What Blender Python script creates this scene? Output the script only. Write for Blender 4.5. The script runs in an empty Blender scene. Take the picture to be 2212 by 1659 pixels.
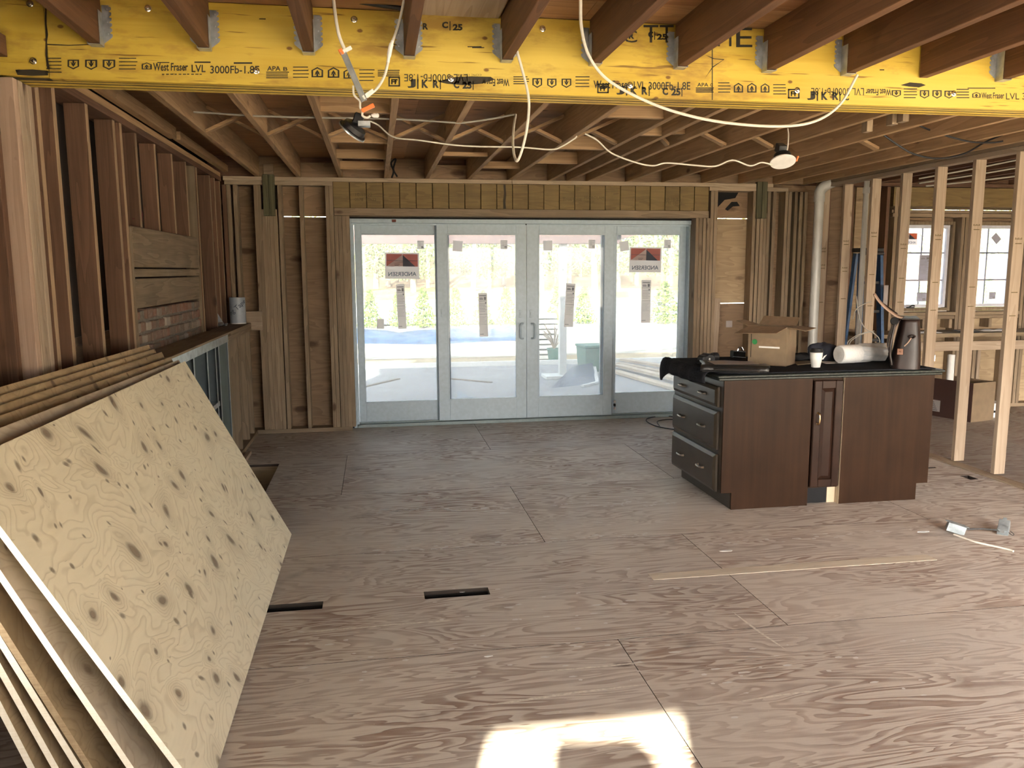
# Renovation interior: stripped-out room with a sliding door wall, kitchen island and leaning plywood.
import bpy, bmesh, math, random
from mathutils import Vector, Matrix
random.seed(7)
SC = bpy.context.scene
COL = SC.collection

# ------------------------------------------------------------------ camera
FPX, IW, IH, CAMH = 1732.0, 2212.0, 1659.0, 1.55
YAW, PITCH, ROLL = 0.16684, 0.14127, -0.00426
_f = Vector((math.sin(YAW)*math.cos(PITCH), math.cos(YAW)*math.cos(PITCH), -math.sin(PITCH)))
_r0 = Vector((math.cos(YAW), -math.sin(YAW), 0)); _u0 = _r0.cross(_f)
CR = math.cos(ROLL)*_r0 + math.sin(ROLL)*_u0
CU = -math.sin(ROLL)*_r0 + math.cos(ROLL)*_u0
CF = _f
cam_d = bpy.data.cameras.new('camera'); cam_d.sensor_width = 36; cam_d.lens = FPX/IW*36
cam_d.clip_start = 0.05; cam_d.clip_end = 400
cam = bpy.data.objects.new('camera', cam_d); COL.objects.link(cam)
cam.matrix_world = Matrix(((CR.x, CU.x, -CF.x, 0), (CR.y, CU.y, -CF.y, 0), (CR.z, CU.z, -CF.z, CAMH), (0, 0, 0, 1)))
SC.camera = cam
EYE = Vector((0, 0, CAMH))

# ------------------------------------------------------------------ world, sun, exposure
w = bpy.data.worlds.new('sky'); SC.world = w; w.use_nodes = True
wn = w.node_tree; wn.nodes.clear()
sky = wn.nodes.new('ShaderNodeTexSky'); sky.sky_type = 'NISHITA'; sky.sun_disc = False
sky.sun_elevation = math.radians(27); sky.sun_rotation = math.radians(196)
sky.air_density = 1.0; sky.dust_density = 3.0; sky.ozone_density = 1.0
bgn = wn.nodes.new('ShaderNodeBackground'); bgn.inputs[1].default_value = 0.5
hsv = wn.nodes.new('ShaderNodeHueSaturation'); hsv.inputs['Saturation'].default_value = 0.3
tnt = wn.nodes.new('ShaderNodeMix'); tnt.data_type = 'RGBA'; tnt.blend_type = 'MULTIPLY'; tnt.inputs[0].default_value = 1.0; tnt.inputs[7].default_value = (1.0, 0.98, 0.95, 1)
wo = wn.nodes.new('ShaderNodeOutputWorld')
wn.links.new(sky.outputs[0], hsv.inputs['Color']); wn.links.new(hsv.outputs[0], tnt.inputs[6]); wn.links.new(tnt.outputs[2], bgn.inputs[0]); wn.links.new(bgn.outputs[0], wo.inputs[0])

SUN = Vector((0.26, 0.87, -0.42)).normalized()
sd = bpy.data.lights.new('sun', 'SUN'); sd.energy = 20; sd.angle = math.radians(0.8); sd.color = (1.0, 0.91, 0.70)
sun = bpy.data.objects.new('sun', sd); COL.objects.link(sun)
sun.rotation_euler = SUN.to_track_quat('-Z', 'Y').to_euler(); sun.location = (-8, -20, 15)

def portal(name, loc, rot, sx, sy):
    d = bpy.data.lights.new(name, 'AREA'); d.shape = 'RECTANGLE'; d.size = sx; d.size_y = sy
    d.cycles.is_portal = True
    o = bpy.data.objects.new(name, d); COL.objects.link(o); o.location = loc; o.rotation_euler = rot
H90 = math.pi/2
portal('portal_doors', (1.5, 8.2, 1.02), (-H90, 0, 0), 3.5, 2.0)
portal('portal_windows', (6.9, 8.2, 1.57), (-H90, 0, 0), 3.0, 1.0)
portal('portal_front', (4.65, -1.75, 1.05), (H90, 0, 0), 6.7, 2.0)
portal('portal_end', (8.2, .1, 1.2), (0, H90, 0), 1.8, 3.0)
portal('portal_left', (-1.55, .2, 1.35), (0, -H90, 0), 1.5, 3.0)
portal('portal_front_small', (-0.57, -1.75, 1.45), (H90, 0, 0), 0.75, 1.2)

SC.view_settings.view_transform = 'Standard'; SC.view_settings.look = 'None'
SC.view_settings.gamma = 1.0; SC.view_settings.use_curve_mapping = False
SC.view_settings.exposure = 1.82
cy = SC.cycles
cy.max_bounces = 6; cy.diffuse_bounces = 4; cy.glossy_bounces = 3; cy.transmission_bounces = 6
cy.transparent_max_bounces = 12; cy.sample_clamp_indirect = 6.0; cy.use_denoising = True; cy.use_light_tree = False
cy.use_adaptive_sampling = True; cy.adaptive_threshold = 0.09; cy.adaptive_min_samples = 12
cy.caustics_reflective = False; cy.caustics_refractive = False

# ------------------------------------------------------------------ measuring: photograph pixel -> point on a plane of the room
def ray(px, py): return CR*((px-IW/2)/FPX) - CU*((py-IH/2)/FPX) + CF
def onz(px, py, z=0.0): d = ray(px, py); return EYE + d*((z-CAMH)/d.z)
def ony(px, py, Y): d = ray(px, py); return EYE + d*(Y/d.y)
def onx(px, py, X): d = ray(px, py); return EYE + d*(X/d.x)

# ------------------------------------------------------------------ mesh collector
LOCAL = set()
def wloc(o):
    p = Vector((0, 0, 0))
    while o is not None:
        if o.name in LOCAL: break
        p = p + o.location; o = o.parent
    return p
def smooth_path(pts, n=6):
    pts = [Vector(p) for p in pts]
    if len(pts) < 3: return pts
    out = []
    P = [pts[0]*2-pts[1]] + pts + [pts[-1]*2-pts[-2]]
    for i in range(1, len(P)-2):
        a, b, c, d = P[i-1], P[i], P[i+1], P[i+2]
        for k in range(n):
            t = k/n
            out.append(0.5*((2*b)+(c-a)*t+(2*a-5*b+4*c-d)*t*t+(3*b-a-3*c+d)*t**3))
    out.append(pts[-1]); return out
_txt = {}
def text_geo(s, bold=0.0):
    k = (s, bold)
    if k not in _txt:
        cu = bpy.data.curves.new('t', 'FONT'); cu.body = s; cu.size = 1.0; cu.offset = bold; cu.resolution_u = 3
        ob = bpy.data.objects.new('t', cu)
        me = bpy.data.meshes.new_from_object(ob)
        _txt[k] = ([v.co.copy() for v in me.vertices], [tuple(p.vertices) for p in me.polygons])
        bpy.data.objects.remove(ob); bpy.data.meshes.remove(me); bpy.data.curves.remove(cu)
    return _txt[k]
class MB:
    def __init__(s): s.v = []; s.f = []; s.m = []
    def add(s, vs, fs, mi=0):
        n = len(s.v); s.v += [Vector(v) for v in vs]
        for f in fs: s.f.append(tuple(i+n for i in f)); s.m.append(mi)
        return s
    def hexa(s, c, mi=0):   # 8 corners: bottom 4 (ccw), top 4
        return s.add(c, [(3,2,1,0),(4,5,6,7),(0,1,5,4),(1,2,6,5),(2,3,7,6),(3,0,4,7)], mi)
    def box(s, a, b, mi=0):
        x0,x1 = sorted((a[0],b[0])); y0,y1 = sorted((a[1],b[1])); z0,z1 = sorted((a[2],b[2]))
        return s.hexa([(x0,y0,z0),(x1,y0,z0),(x1,y1,z0),(x0,y1,z0),(x0,y0,z1),(x1,y0,z1),(x1,y1,z1),(x0,y1,z1)], mi)
    def obox(s, c, size, M=None, mi=0):
        M = M or Matrix.Identity(3); hx,hy,hz = (k/2 for k in size); c = Vector(c)
        q = [(-hx,-hy,-hz),(hx,-hy,-hz),(hx,hy,-hz),(-hx,hy,-hz),(-hx,-hy,hz),(hx,-hy,hz),(hx,hy,hz),(-hx,hy,hz)]
        return s.hexa([c + M @ Vector(p) for p in q], mi)
    def bar(s, p, q, wd, th, up=(0,0,1), mi=0):   # rectangular bar from p to q
        p, q = Vector(p), Vector(q); d = (q-p).normalized(); up = Vector(up)
        sd_ = d.cross(up).normalized()*wd/2; u = sd_.cross(d).normalized()*th/2
        return s.hexa([p-sd_-u, p+sd_-u, q+sd_-u, q-sd_-u, p-sd_+u, p+sd_+u, q+sd_+u, q-sd_+u], mi)
    def slab(s, a, b, c, d, t, mi=0):  # quad a,b,c,d and thickness t behind it
        a,b,c,d = map(Vector, (a,b,c,d)); n = (b-a).cross(d-a).normalized()*t
        return s.hexa([a-n,b-n,c-n,d-n,a,b,c,d], mi)
    def prism(s, poly, vec, mi=0):
        n = len(poly); vec = Vector(vec); A = [Vector(p) for p in poly]; B = [p+vec for p in A]
        return s.add(A+B, [tuple(range(n))[::-1], tuple(range(n, 2*n))]+[(i,(i+1)%n,(i+1)%n+n,i+n) for i in range(n)], mi)
    def tube(s, pts, r, seg=6, mi=0, sm=6, cap=True):
        pts = smooth_path(pts, sm) if sm else [Vector(p) for p in pts]
        up = Vector((0,0,1)); vs = []; n = len(pts); prev = None
        for i, p in enumerate(pts):
            d = (pts[min(i+1,n-1)]-pts[max(i-1,0)]).normalized()
            a = prev if prev is not None else (d.cross(up) if abs(d.z) < .95 else d.cross(Vector((1,0,0))))
            a = (a - d*a.dot(d)).normalized(); prev = a; b = d.cross(a)
            rr = r(i/(n-1)) if callable(r) else r
            for k in range(seg):
                t = 2*math.pi*k/seg; vs.append(p + a*math.cos(t)*rr + b*math.sin(t)*rr)
        fs = [(i*seg+k, i*seg+(k+1)%seg, (i+1)*seg+(k+1)%seg, (i+1)*seg+k) for i in range(n-1) for k in range(seg)]
        if cap: fs += [tuple(range(seg))[::-1], tuple(range((n-1)*seg, n*seg))]
        return s.add(vs, fs, mi)
    def lathe(s, prof, c=(0,0,0), seg=24, M=None, mi=0):
        M = M or Matrix.Identity(3); c = Vector(c); vs = []; fs = []
        for r, z in prof:
            for k in range(seg):
                t = 2*math.pi*k/seg; vs.append(c + M @ Vector((r*math.cos(t), r*math.sin(t), z)))
        for i in range(len(prof)-1):
            for k in range(seg): fs.append((i*seg+k, i*seg+(k+1)%seg, (i+1)*seg+(k+1)%seg, (i+1)*seg+k))
        if prof[0][0] > 1e-6: fs.append(tuple(range(seg))[::-1])
        if prof[-1][0] > 1e-6: fs.append(tuple(range((len(prof)-1)*seg, len(prof)*seg)))
        return s.add(vs, fs, mi)
    def text(s, st, o, ux, uy, size, mi=0, bold=0.0, center=False):
        vs, fs = text_geo(st, bold); o, ux, uy = Vector(o), Vector(ux), Vector(uy)
        sh = 0.0
        if center and vs: sh = (min(v.x for v in vs)+max(v.x for v in vs))/2
        return s.add([o + ux*((v.x-sh)*size) + uy*(v.y*size) for v in vs], fs, mi)
    def grid(s, fn, nu, nv, mi=0, th=0.0):
        g = [[Vector(fn(i/nu, j/nv)) for i in range(nu+1)] for j in range(nv+1)]
        vs = [p for row in g for p in row]
        fs = [(j*(nu+1)+i, j*(nu+1)+i+1, (j+1)*(nu+1)+i+1, (j+1)*(nu+1)+i) for j in range(nv) for i in range(nu)]
        return s.add(vs, fs, mi)
    def build(s, name, mats, parent=None, bevel=0.0, smooth=False, solid=0.0, sub=0, angle=35):
        lo = [min(v[k] for v in s.v) for k in range(3)]; hi = [max(v[k] for v in s.v) for k in range(3)]
        c = Vector([(a+b)/2 for a, b in zip(lo, hi)])
        if parent is None: c.z = lo[2]
        me = bpy.data.meshes.new(name); me.from_pydata([v-c for v in s.v], [], s.f)
        for m in (mats if isinstance(mats, (list, tuple)) else [mats]): me.materials.append(m)
        me.polygons.foreach_set('material_index', s.m)
        if smooth:
            me.polygons.foreach_set('use_smooth', [True]*len(me.polygons)); me.set_sharp_from_angle(angle=math.radians(angle))
        me.update()
        o = bpy.data.objects.new(name, me); COL.objects.link(o)
        if parent is not None: o.parent = parent; o.location = c - wloc(parent)
        else: o.location = c
        if solid: md = o.modifiers.new('solid', 'SOLIDIFY'); md.thickness = solid; md.offset = 0
        if bevel: md = o.modifiers.new('bevel', 'BEVEL'); md.width = bevel; md.segments = 1; md.limit_method = 'ANGLE'
        if sub: md = o.modifiers.new('sub', 'SUBSURF'); md.levels = sub; md.render_levels = sub
        return o
def tag(o, label, cat, group=None, kind=None):
    o['label'] = label; o['category'] = cat
    if group: o['group'] = group
    if kind: o['kind'] = kind
    return o
def empty(name, loc, label, cat, group=None, kind=None, rotz=None):
    o = bpy.data.objects.new(name, None); COL.objects.link(o); o.location = loc; o.empty_display_size = .1
    if rotz is not None: o.rotation_euler = (0, 0, rotz); LOCAL.add(o.name)
    return tag(o, label, cat, group, kind)
def board(name, a, b, mat, parent, bevel=0.0015, tilt=0.0):
    o = MB().box(a, b).build(name, mat, parent, bevel)
    if tilt: o.rotation_euler = (random.uniform(-tilt, tilt), random.uniform(-tilt, tilt), 0)
    return o
def copy_tree(o, parent=None):
    c = o.copy(); COL.objects.link(c); c.parent = parent
    for ch in list(o.children): copy_tree(ch, c)
    return c
R3 = lambda ang, ax: Matrix.Rotation(ang, 3, ax)
# ------------------------------------------------------------------ materials
def new_mat(name):
    m = bpy.data.materials.new(name); m.use_nodes = True
    nt = m.node_tree; nt.nodes.clear()
    out = nt.nodes.new('ShaderNodeOutputMaterial'); b = nt.nodes.new('ShaderNodeBsdfPrincipled')
    nt.links.new(b.outputs[0], out.inputs[0]); return m, nt, b
class G:
    def __init__(s, nt): s.nt = nt
    def n(s, t, **kw):
        nd = s.nt.nodes.new('ShaderNode'+t)
        for k, v in kw.items(): setattr(nd, k, v)
        return nd
    def put(s, sock, v):
        if isinstance(v, bpy.types.NodeSocket): s.nt.links.new(v, sock)
        elif v is not None: sock.default_value = v
    def math(s, op, a, b=None, c=None):
        nd = s.n('Math', operation=op)
        for i, v in enumerate((a, b, c)): s.put(nd.inputs[i], v)
        return nd.outputs[0]
    def vmath(s, op, a, b):
        nd = s.n('VectorMath', operation=op); s.put(nd.inputs[0], a); s.put(nd.inputs[1], b); return nd.outputs[0]
    def noise(s, vec, scale=1.0, detail=2.0, rough=.5, dist=0.0):
        nd = s.n('TexNoise'); s.put(nd.inputs['Vector'], vec); nd.inputs['Scale'].default_value = scale
        nd.inputs['Detail'].default_value = detail; nd.inputs['Roughness'].default_value = rough; nd.inputs['Distortion'].default_value = dist
        return nd.outputs[0]
    def ramp(s, f, stops):
        nd = s.n('ValToRGB'); s.put(nd.inputs[0], f); cr = nd.color_ramp
        while len(cr.elements) < len(stops): cr.elements.new(.5)
        for e, (p, c) in zip(cr.elements, stops):
            e.position = p; e.color = (*c, 1) if isinstance(c, (tuple, list)) else (c, c, c, 1)
        return nd.outputs[0]
    def mix(s, f, a, b, mode='MIX'):
        nd = s.n('Mix', data_type='RGBA', blend_type=mode)
        s.put(nd.inputs[0], f)
        for k, v in ((6, a), (7, b)):
            s.put(nd.inputs[k], (*v, 1) if isinstance(v, (tuple, list)) else v)
        return nd.outputs[2]
    def coords(s):
        tc = s.n('TexCoord'); oi = s.n('ObjectInfo')
        cx = s.n('CombineXYZ')
        s.put(cx.inputs[0], s.math('MULTIPLY', oi.outputs['Random'], 17.0)); s.put(cx.inputs[1], s.math('MULTIPLY', oi.outputs['Random'], 31.0)); s.put(cx.inputs[2], s.math('MULTIPLY', oi.outputs['Random'], 23.0))
        return s.vmath('ADD', tc.outputs['Object'], cx.outputs[0]), oi.outputs['Random'], tc
    def bump(s, b, h, strength=.3, dist=.002):
        nd = s.n('Bump'); nd.inputs['Strength'].default_value = strength; nd.inputs['Distance'].default_value = dist
        s.put(nd.inputs['Height'], h); s.nt.links.new(nd.outputs[0], b.inputs['Normal'])
def plain(name, col, rough=.6, metal=0.0, var=0.0, bump=0.0, nscale=30, spec=None):
    m, nt, b = new_mat(name); g = G(nt)
    v, rnd, tc = g.coords()
    b.inputs['Roughness'].default_value = rough; b.inputs['Metallic'].default_value = metal
    if spec is not None: b.inputs['Specular IOR Level'].default_value = spec
    nz = g.noise(v, nscale, 3)
    lo = tuple(max(0, c*(1-max(var, .06))) for c in col); hi = tuple(min(1, c*(1+max(var, .06))) for c in col)
    g.put(b.inputs['Base Color'], g.ramp(nz, [(.3, lo), (.7, hi)]))
    if bump: g.bump(b, nz, bump, .003)
    return m
def wood(name, c1, c2, axis='Z', along=.7, across=11., rings=7., var=.3, rough=.72, knots=.55, fiber=.35, blotch=.35, knotcol=(.07,.035,.02), spec=.3, kr=(.06,.13)):
    m, nt, b = new_mat(name); g = G(nt)
    v, rnd, tc = g.coords()
    def sc(a, c): return tuple(a if k == axis else c for k in 'XYZ')
    n1 = g.noise(g.vmath('MULTIPLY', v, sc(along, across)), 1, 2, .5, .4)
    cont = g.math('FRACT', g.math('MULTIPLY', n1, rings))
    fib = g.noise(g.vmath('MULTIPLY', v, sc(4, 160)), 1, 2)
    blo = g.noise(v, 2.2, 3)
    f = g.math('ADD', g.math('MULTIPLY', cont, .55), g.math('MULTIPLY', g.math('SUBTRACT', fib, .5), fiber*2))
    f = g.math('ADD', f, g.math('MULTIPLY', g.math('SUBTRACT', blo, .45), blotch*2))
    col = g.ramp(f, [(.05, c1), (.95, c2)])
    if knots:
        vo = g.n('TexVoronoi'); g.put(vo.inputs['Vector'], g.vmath('MULTIPLY', v, sc(2.2, 5.0))); vo.inputs['Scale'].default_value = 1.0
        sepc = g.n('SeparateColor'); g.put(sepc.inputs[0], vo.outputs['Color'])
        sel = g.math('LESS_THAN', sepc.outputs[0], knots)
        dd = g.math('ADD', vo.outputs['Distance'], g.math('MULTIPLY', g.math('SUBTRACT', g.noise(v, 40, 2), .5), .06))
        k = g.math('MULTIPLY', g.ramp(dd, [(kr[0], 1.0), (kr[1], 0.0)]), sel)
        col = g.mix(g.math('MULTIPLY', k, .85), col, knotcol)
    hs = g.n('HueSaturation'); g.put(hs.inputs['Color'], col)
    g.put(hs.inputs['Value'], g.math('ADD', 1-var/2, g.math('MULTIPLY', rnd, var)))
    g.put(b.inputs['Base Color'], hs.outputs[0])
    b.inputs['Roughness'].default_value = rough; b.inputs['Specular IOR Level'].default_value = spec
    g.bump(b, f, .25, .0015)
    return m
def woods(name, c1, c2, **k): return {a: wood(name+'_'+a.lower(), c1, c2, a, **k) for a in 'XYZ'}
W_NEW = woods('framing_lumber', (.42,.33,.245), (.28,.205,.145), knots=.4)             # pale new studs
W_MID = woods('weathered_framing_lumber', (.295,.222,.148), (.17,.123,.08), knots=.6)  # back wall studs
W_OLD = woods('old_red_framing_lumber', (.165,.090,.056), (.075,.039,.025), knots=.6)   # left wall, old studs
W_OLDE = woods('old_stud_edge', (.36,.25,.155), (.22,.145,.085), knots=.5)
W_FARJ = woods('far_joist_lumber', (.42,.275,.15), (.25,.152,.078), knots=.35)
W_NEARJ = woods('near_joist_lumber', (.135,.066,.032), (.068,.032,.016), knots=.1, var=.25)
W_PT = woods('treated_lumber', (.105,.10,.055), (.055,.05,.03), knots=.2)
W_OLDB = woods('aged_board', (.26,.20,.13), (.13,.09,.055), knots=.25, blotch=.7)
M_SHEATH = {a: wood('sheathing_plywood_'+a.lower(), (.27,.18,.11), (.165,.108,.064), a, along=1.2, across=7, rings=9, knots=.85, var=.3, kr=(.10,.20)) for a in 'XYZ'}
M_SHEATHP = wood('pale_sheathing_plywood', (.44,.33,.205), (.29,.205,.125), 'X', along=1.2, across=7, rings=9, knots=.8, var=.15, kr=(.08,.18))
M_SUBUP = wood('old_subfloor_underside', (.40,.225,.11), (.24,.13,.063), 'X', along=1, across=7, rings=7, knots=.2)
M_HDR = wood('header_lumber', (.235,.165,.07), (.135,.09,.04), 'X', along=1.5, across=14, rings=5, knots=.05, var=.10, blotch=.5)
W_PLATE = woods('plate_lumber', (.42,.33,.235), (.28,.21,.145), knots=.3)

M_HOLE = plain('shaded_cut_edge', (.03,.022,.017), .9)  # sheet edges near black: the darkness of the floor holes painted in
def floor_mat(name, c1, c2, c3, gain=1.0, seed=0):
    m, nt, b = new_mat(name); g = G(nt)
    v, rnd, tc = g.coords()
    n1 = g.noise(g.vmath('MULTIPLY', v, (1.15, 6.2, 1)), 1, 3, .5, .6)
    c = g.math('FRACT', g.math('MULTIPLY', n1, 13))
    cont = g.ramp(c, [(0, 0.05), (.38, .12), (.58, .75), (.90, 1.0), (.97, .1), (1, 0.05)])
    fib = g.noise(g.vmath('MULTIPLY', v, (5, 130, 1)), 1, 2)
    amt = g.ramp(g.noise(v, 1.6, 3), [(.35, .35), (.65, 1.0)])
    f = g.math('MULTIPLY', cont, amt)
    f = g.math('ADD', f, g.math('MULTIPLY', g.math('SUBTRACT', fib, .5), .55))
    col = g.ramp(f, [(.0, c1), (.95, c2)])
    # worn grey dust in broad drifts, dark stains, pale scuffs that run with the sheets
    col = g.mix(g.ramp(g.noise(g.vmath('MULTIPLY', v, (.8, 1.6, 1)), 1.3, 4, .6), [(.42, 0.0), (.72, .65)]), col, c3)
    col = g.mix(g.ramp(g.noise(v, 3.1, 4, .65), [(.60, 0.0), (.74, .45)]), col, tuple(x*.5 for x in c2))
    scf = g.noise(g.vmath('MULTIPLY', v, (2.2, 70, 1)), 1, 3, .6)
    scm = g.math('MULTIPLY', g.ramp(scf, [(.66, 0.0), (.72, 1.0)]), g.ramp(g.noise(v, 2.4, 2), [(.5, 0.0), (.62, .8)]))
    col = g.mix(scm, col, (.62, .57, .50))
    spk = g.noise(v, 75, 2, .7); col = g.mix(g.ramp(spk, [(.72, 0.0), (.77, .7)]), col, (.66, .60, .52))
    vo = g.n('TexVoronoi'); g.put(vo.inputs['Vector'], g.vmath('MULTIPLY', v, (1.1, 2.3, 1))); vo.inputs['Scale'].default_value = 1.0
    kd = g.math('ADD', vo.outputs['Distance'], g.math('MULTIPLY', g.math('SUBTRACT', g.noise(v, 22, 3), .5), .05))
    sepc = g.n('SeparateColor'); g.put(sepc.inputs[0], vo.outputs['Color'])
    col = g.mix(g.math('MULTIPLY', g.ramp(kd, [(.03, .8), (.06, 0.0)]), g.math('LESS_THAN', sepc.outputs[1], .4)), col, tuple(x*.45 for x in c2))
    hs = g.n('HueSaturation'); g.put(hs.inputs['Color'], col)
    g.put(hs.inputs['Value'], g.math('ADD', .93, g.math('MULTIPLY', rnd, .14)))
    g.put(b.inputs['Base Color'], hs.outputs[0])
    g.put(b.inputs['Roughness'], g.ramp(f, [(0, .52), (1, .70)])); b.inputs['Specular IOR Level'].default_value = .42
    g.bump(b, f, .25, .002)
    return m
M_FLOOR = floor_mat('worn_plywood_floor', (.60,.55,.49), (.28,.20,.16), (.50,.465,.43))
M_FLOOR_R = floor_mat('dusty_plywood_floor', (.40,.35,.30), (.25,.17,.135), (.38,.36,.33))
M_CHALK = plain('chalk_scuff_dust', (.66,.63,.56), .95, var=.2, nscale=60)
M_PATCH = wood('filler_plank', (.62,.56,.46), (.46,.40,.32), 'X', knots=.1, var=.05)

def knotty(name, c1, c2, kc, nk=.45, ringamt=1.0, blot=.3, dirt=0.0):
    m, nt, b = new_mat(name); g = G(nt)
    v, rnd, tc = g.coords()
    sep = g.n('SeparateXYZ'); g.put(sep.inputs[0], v)
    # sheet coordinates: local Y along the sheet, local Z up the slope
    cx = g.n('CombineXYZ'); g.put(cx.inputs[0], sep.outputs[1]); g.put(cx.inputs[1], sep.outputs[2])
    p0 = cx.outputs[0]
    wn_ = g.n('TexNoise'); g.put(wn_.inputs['Vector'], p0); wn_.inputs['Scale'].default_value = 2.0
    p = g.vmath('ADD', p0, g.vmath('MULTIPLY', g.vmath('SUBTRACT', wn_.outputs[1], (.5,.5,.5)), (.30,.30,0)))
    def knot(scale, thr, r0, r1, ch):
        vo = g.n('TexVoronoi', voronoi_dimensions='2D'); g.put(vo.inputs['Vector'], g.vmath('MULTIPLY', p, scale)); vo.inputs['Scale'].default_value = 1.0
        sc_ = g.n('SeparateColor'); g.put(sc_.inputs[0], vo.outputs['Color'])
        sel = g.math('LESS_THAN', sc_.outputs[ch], thr)
        d = g.math('ADD', vo.outputs['Distance'], g.math('MULTIPLY', g.math('SUBTRACT', g.noise(p, 18, 2), .5), .10))
        # knots differ in size from cell to cell
        d = g.math('DIVIDE', d, g.math('ADD', .32, g.math('MULTIPLY', sc_.outputs[(ch+1) % 3], .9)))
        return g.math('MULTIPLY', g.ramp(d, [(r0, 1.0), (r1, 0.0)]), sel), g.math('MULTIPLY', g.ramp(d, [(0, 1.0), (.42, 0.0)]), sel), d
    k1, h1, d1 = knot((4.8, 5.2, 1), .74, .06, .14, 0)
    k2, h2, d2 = knot((9.5, 9.0, 1), .42, .05, .13, 1)
    n1 = g.noise(g.vmath('MULTIPLY', p, (2.6, 5.0, 1)), 1, 2.5, .5, .5)
    fld = g.math('ADD', g.math('MULTIPLY', n1, 16), g.math('MULTIPLY', h1, 5*ringamt))
    c = g.ramp(g.math('FRACT', fld), [(0, 0.0), (.6, .15), (.88, 1.0), (1, 0.0)])
    fib = g.noise(g.vmath('MULTIPLY', p, (6, 60, 1)), 1, 3)
    f = g.math('ADD', g.math('MULTIPLY', c, .5), g.math('MULTIPLY', g.math('SUBTRACT', fib, .5), .5))
    f = g.math('ADD', f, g.math('MULTIPLY', g.math('SUBTRACT', g.noise(p, 3, 4, .6), .45), blot*2))
    col = g.ramp(f, [(0, c1), (1, c2)])
    col = g.mix(g.math('MULTIPLY', h1, .35), col, tuple((a+b_)/2 for a, b_ in zip(c2, kc)))
    col = g.mix(g.math('MULTIPLY', k1, .78), col, kc)
    col = g.mix(g.math('MULTIPLY', k2, .75), col, kc)
    dark = g.math('MULTIPLY', g.ramp(g.noise(g.vmath('MULTIPLY', p, (9, 22, 1)), 1, 4, .7, 1.5), [(.66, 0.0), (.73, .7)]), g.ramp(g.noise(p, 1.7, 2), [(.5, 0.0), (.6, 1.0)]))
    col = g.mix(dark, col, tuple(x*1.15 for x in kc))
    if dirt: col = g.mix(g.ramp(g.noise(p, 4, 5, .65), [(.4, 0.0), (.75, dirt)]), col, tuple(x*.6 for x in c2))
    g.put(b.inputs['Base Color'], col); b.inputs['Roughness'].default_value = .7; b.inputs['Specular IOR Level'].default_value = .3
    g.bump(b, f, .35, .002)
    return m
M_PLYF = knotty('knotty_pale_plywood', (.76,.69,.52), (.53,.455,.32), (.15,.11,.08))
M_PLYB = knotty('dirty_brown_plywood', (.42,.31,.18), (.27,.185,.10), (.10,.06,.035), dirt=.7, blot=.5)
M_PLYG = knotty('greyed_plywood', (.50,.42,.32), (.36,.28,.20), (.15,.10,.07), dirt=.5, blot=.4)
M_EDGE = wood('plywood_edge', (.92,.87,.76), (.78,.70,.56), 'Z', along=160, across=5, rings=3, knots=0, var=.1)  # pale colour carries the sunlight that falls on the cut edges
M_EDGEB = wood('dark_plywood_edge', (.42,.32,.20), (.24,.165,.10), 'Z', along=160, across=5, rings=3, knots=0, var=.1)

def beam_mat():
    m, nt, b = new_mat('yellow_coated_beam'); g = G(nt)
    v, rnd, tc = g.coords()
    fib = g.noise(g.vmath('MULTIPLY', v, (1.6, 30, 30)), 1, 3, .55, .5)
    col = g.ramp(fib, [(.3, (.60,.43,.065)), (.7, (.51,.34,.042))])
    big = g.noise(g.vmath('MULTIPLY', v, (.8, 3, 3)), 1, 3)
    col = g.mix(g.ramp(big, [(.45, 0.0), (.75, .55)]), col, (.66, .52, .14))
    st = g.noise(g.vmath('MULTIPLY', v, (2.3, 7, 7)), 1, 5, .68)
    col = g.mix(g.ramp(st, [(.52, 0.0), (.66, .75)]), col, (.30, .17, .04))
    ln = g.noise(g.vmath('MULTIPLY', v, (2.5, 55, 55)), 1, 3, .6)
    col = g.mix(g.ramp(ln, [(.65, 0.0), (.70, .8)]), col, (.16, .08, .02))
    sx_ = g.n('SeparateXYZ'); g.put(sx_.inputs[0], v); cx_ = g.n('CombineXYZ'); g.put(cx_.inputs[0], sx_.outputs[0]); g.put(cx_.inputs[1], sx_.outputs[2])
    vo = g.n('TexVoronoi', voronoi_dimensions='2D'); g.put(vo.inputs['Vector'], g.vmath('MULTIPLY', cx_.outputs[0], (3.6, 6, 1))); vo.inputs['Scale'].default_value = 1
    sepc = g.n('SeparateColor'); g.put(sepc.inputs[0], vo.outputs['Color'])
    col = g.mix(g.math('MULTIPLY', g.ramp(vo.outputs['Distance'], [(.03, .9), (.05, 0.0)]), g.math('LESS_THAN', sepc.outputs[0], .5)), col, (.16, .07, .02))
    g.put(b.inputs['Base Color'], col); b.inputs['Roughness'].default_value = .55; b.inputs['Specular IOR Level'].default_value = .35
    g.bump(b, fib, .15, .001); return m
M_BEAM = beam_mat()
M_STAMP = plain('black_stencil_ink', (.02,.018,.012), .7, var=.3)
M_STAMP2 = plain('faded_stencil_ink', (.10,.07,.02), .7, var=.3)
M_GLUEGAP = plain('black_glue_and_gaps', (.03,.022,.012), .8)
M_GALV = plain('galvanized_steel', (.42,.45,.48), .42, .75, var=.25, nscale=25)
M_GALVB = plain('bright_galvanized_steel', (.48,.53,.56), .32, .8, var=.2, nscale=25)
M_DARKST = plain('dark_steel', (.05,.05,.05), .5, .6)
M_CHROME = plain('polished_bolt_steel', (.75,.76,.78), .2, 1.0)
M_DOOR = plain('white_door_vinyl', (.41,.51,.59), .38)
M_SILL = plain('grey_sill_aluminium', (.20,.25,.26), .45, .2)
M_BLACK = plain('black_rubber', (.012,.012,.013), .7, spec=.15)
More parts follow.
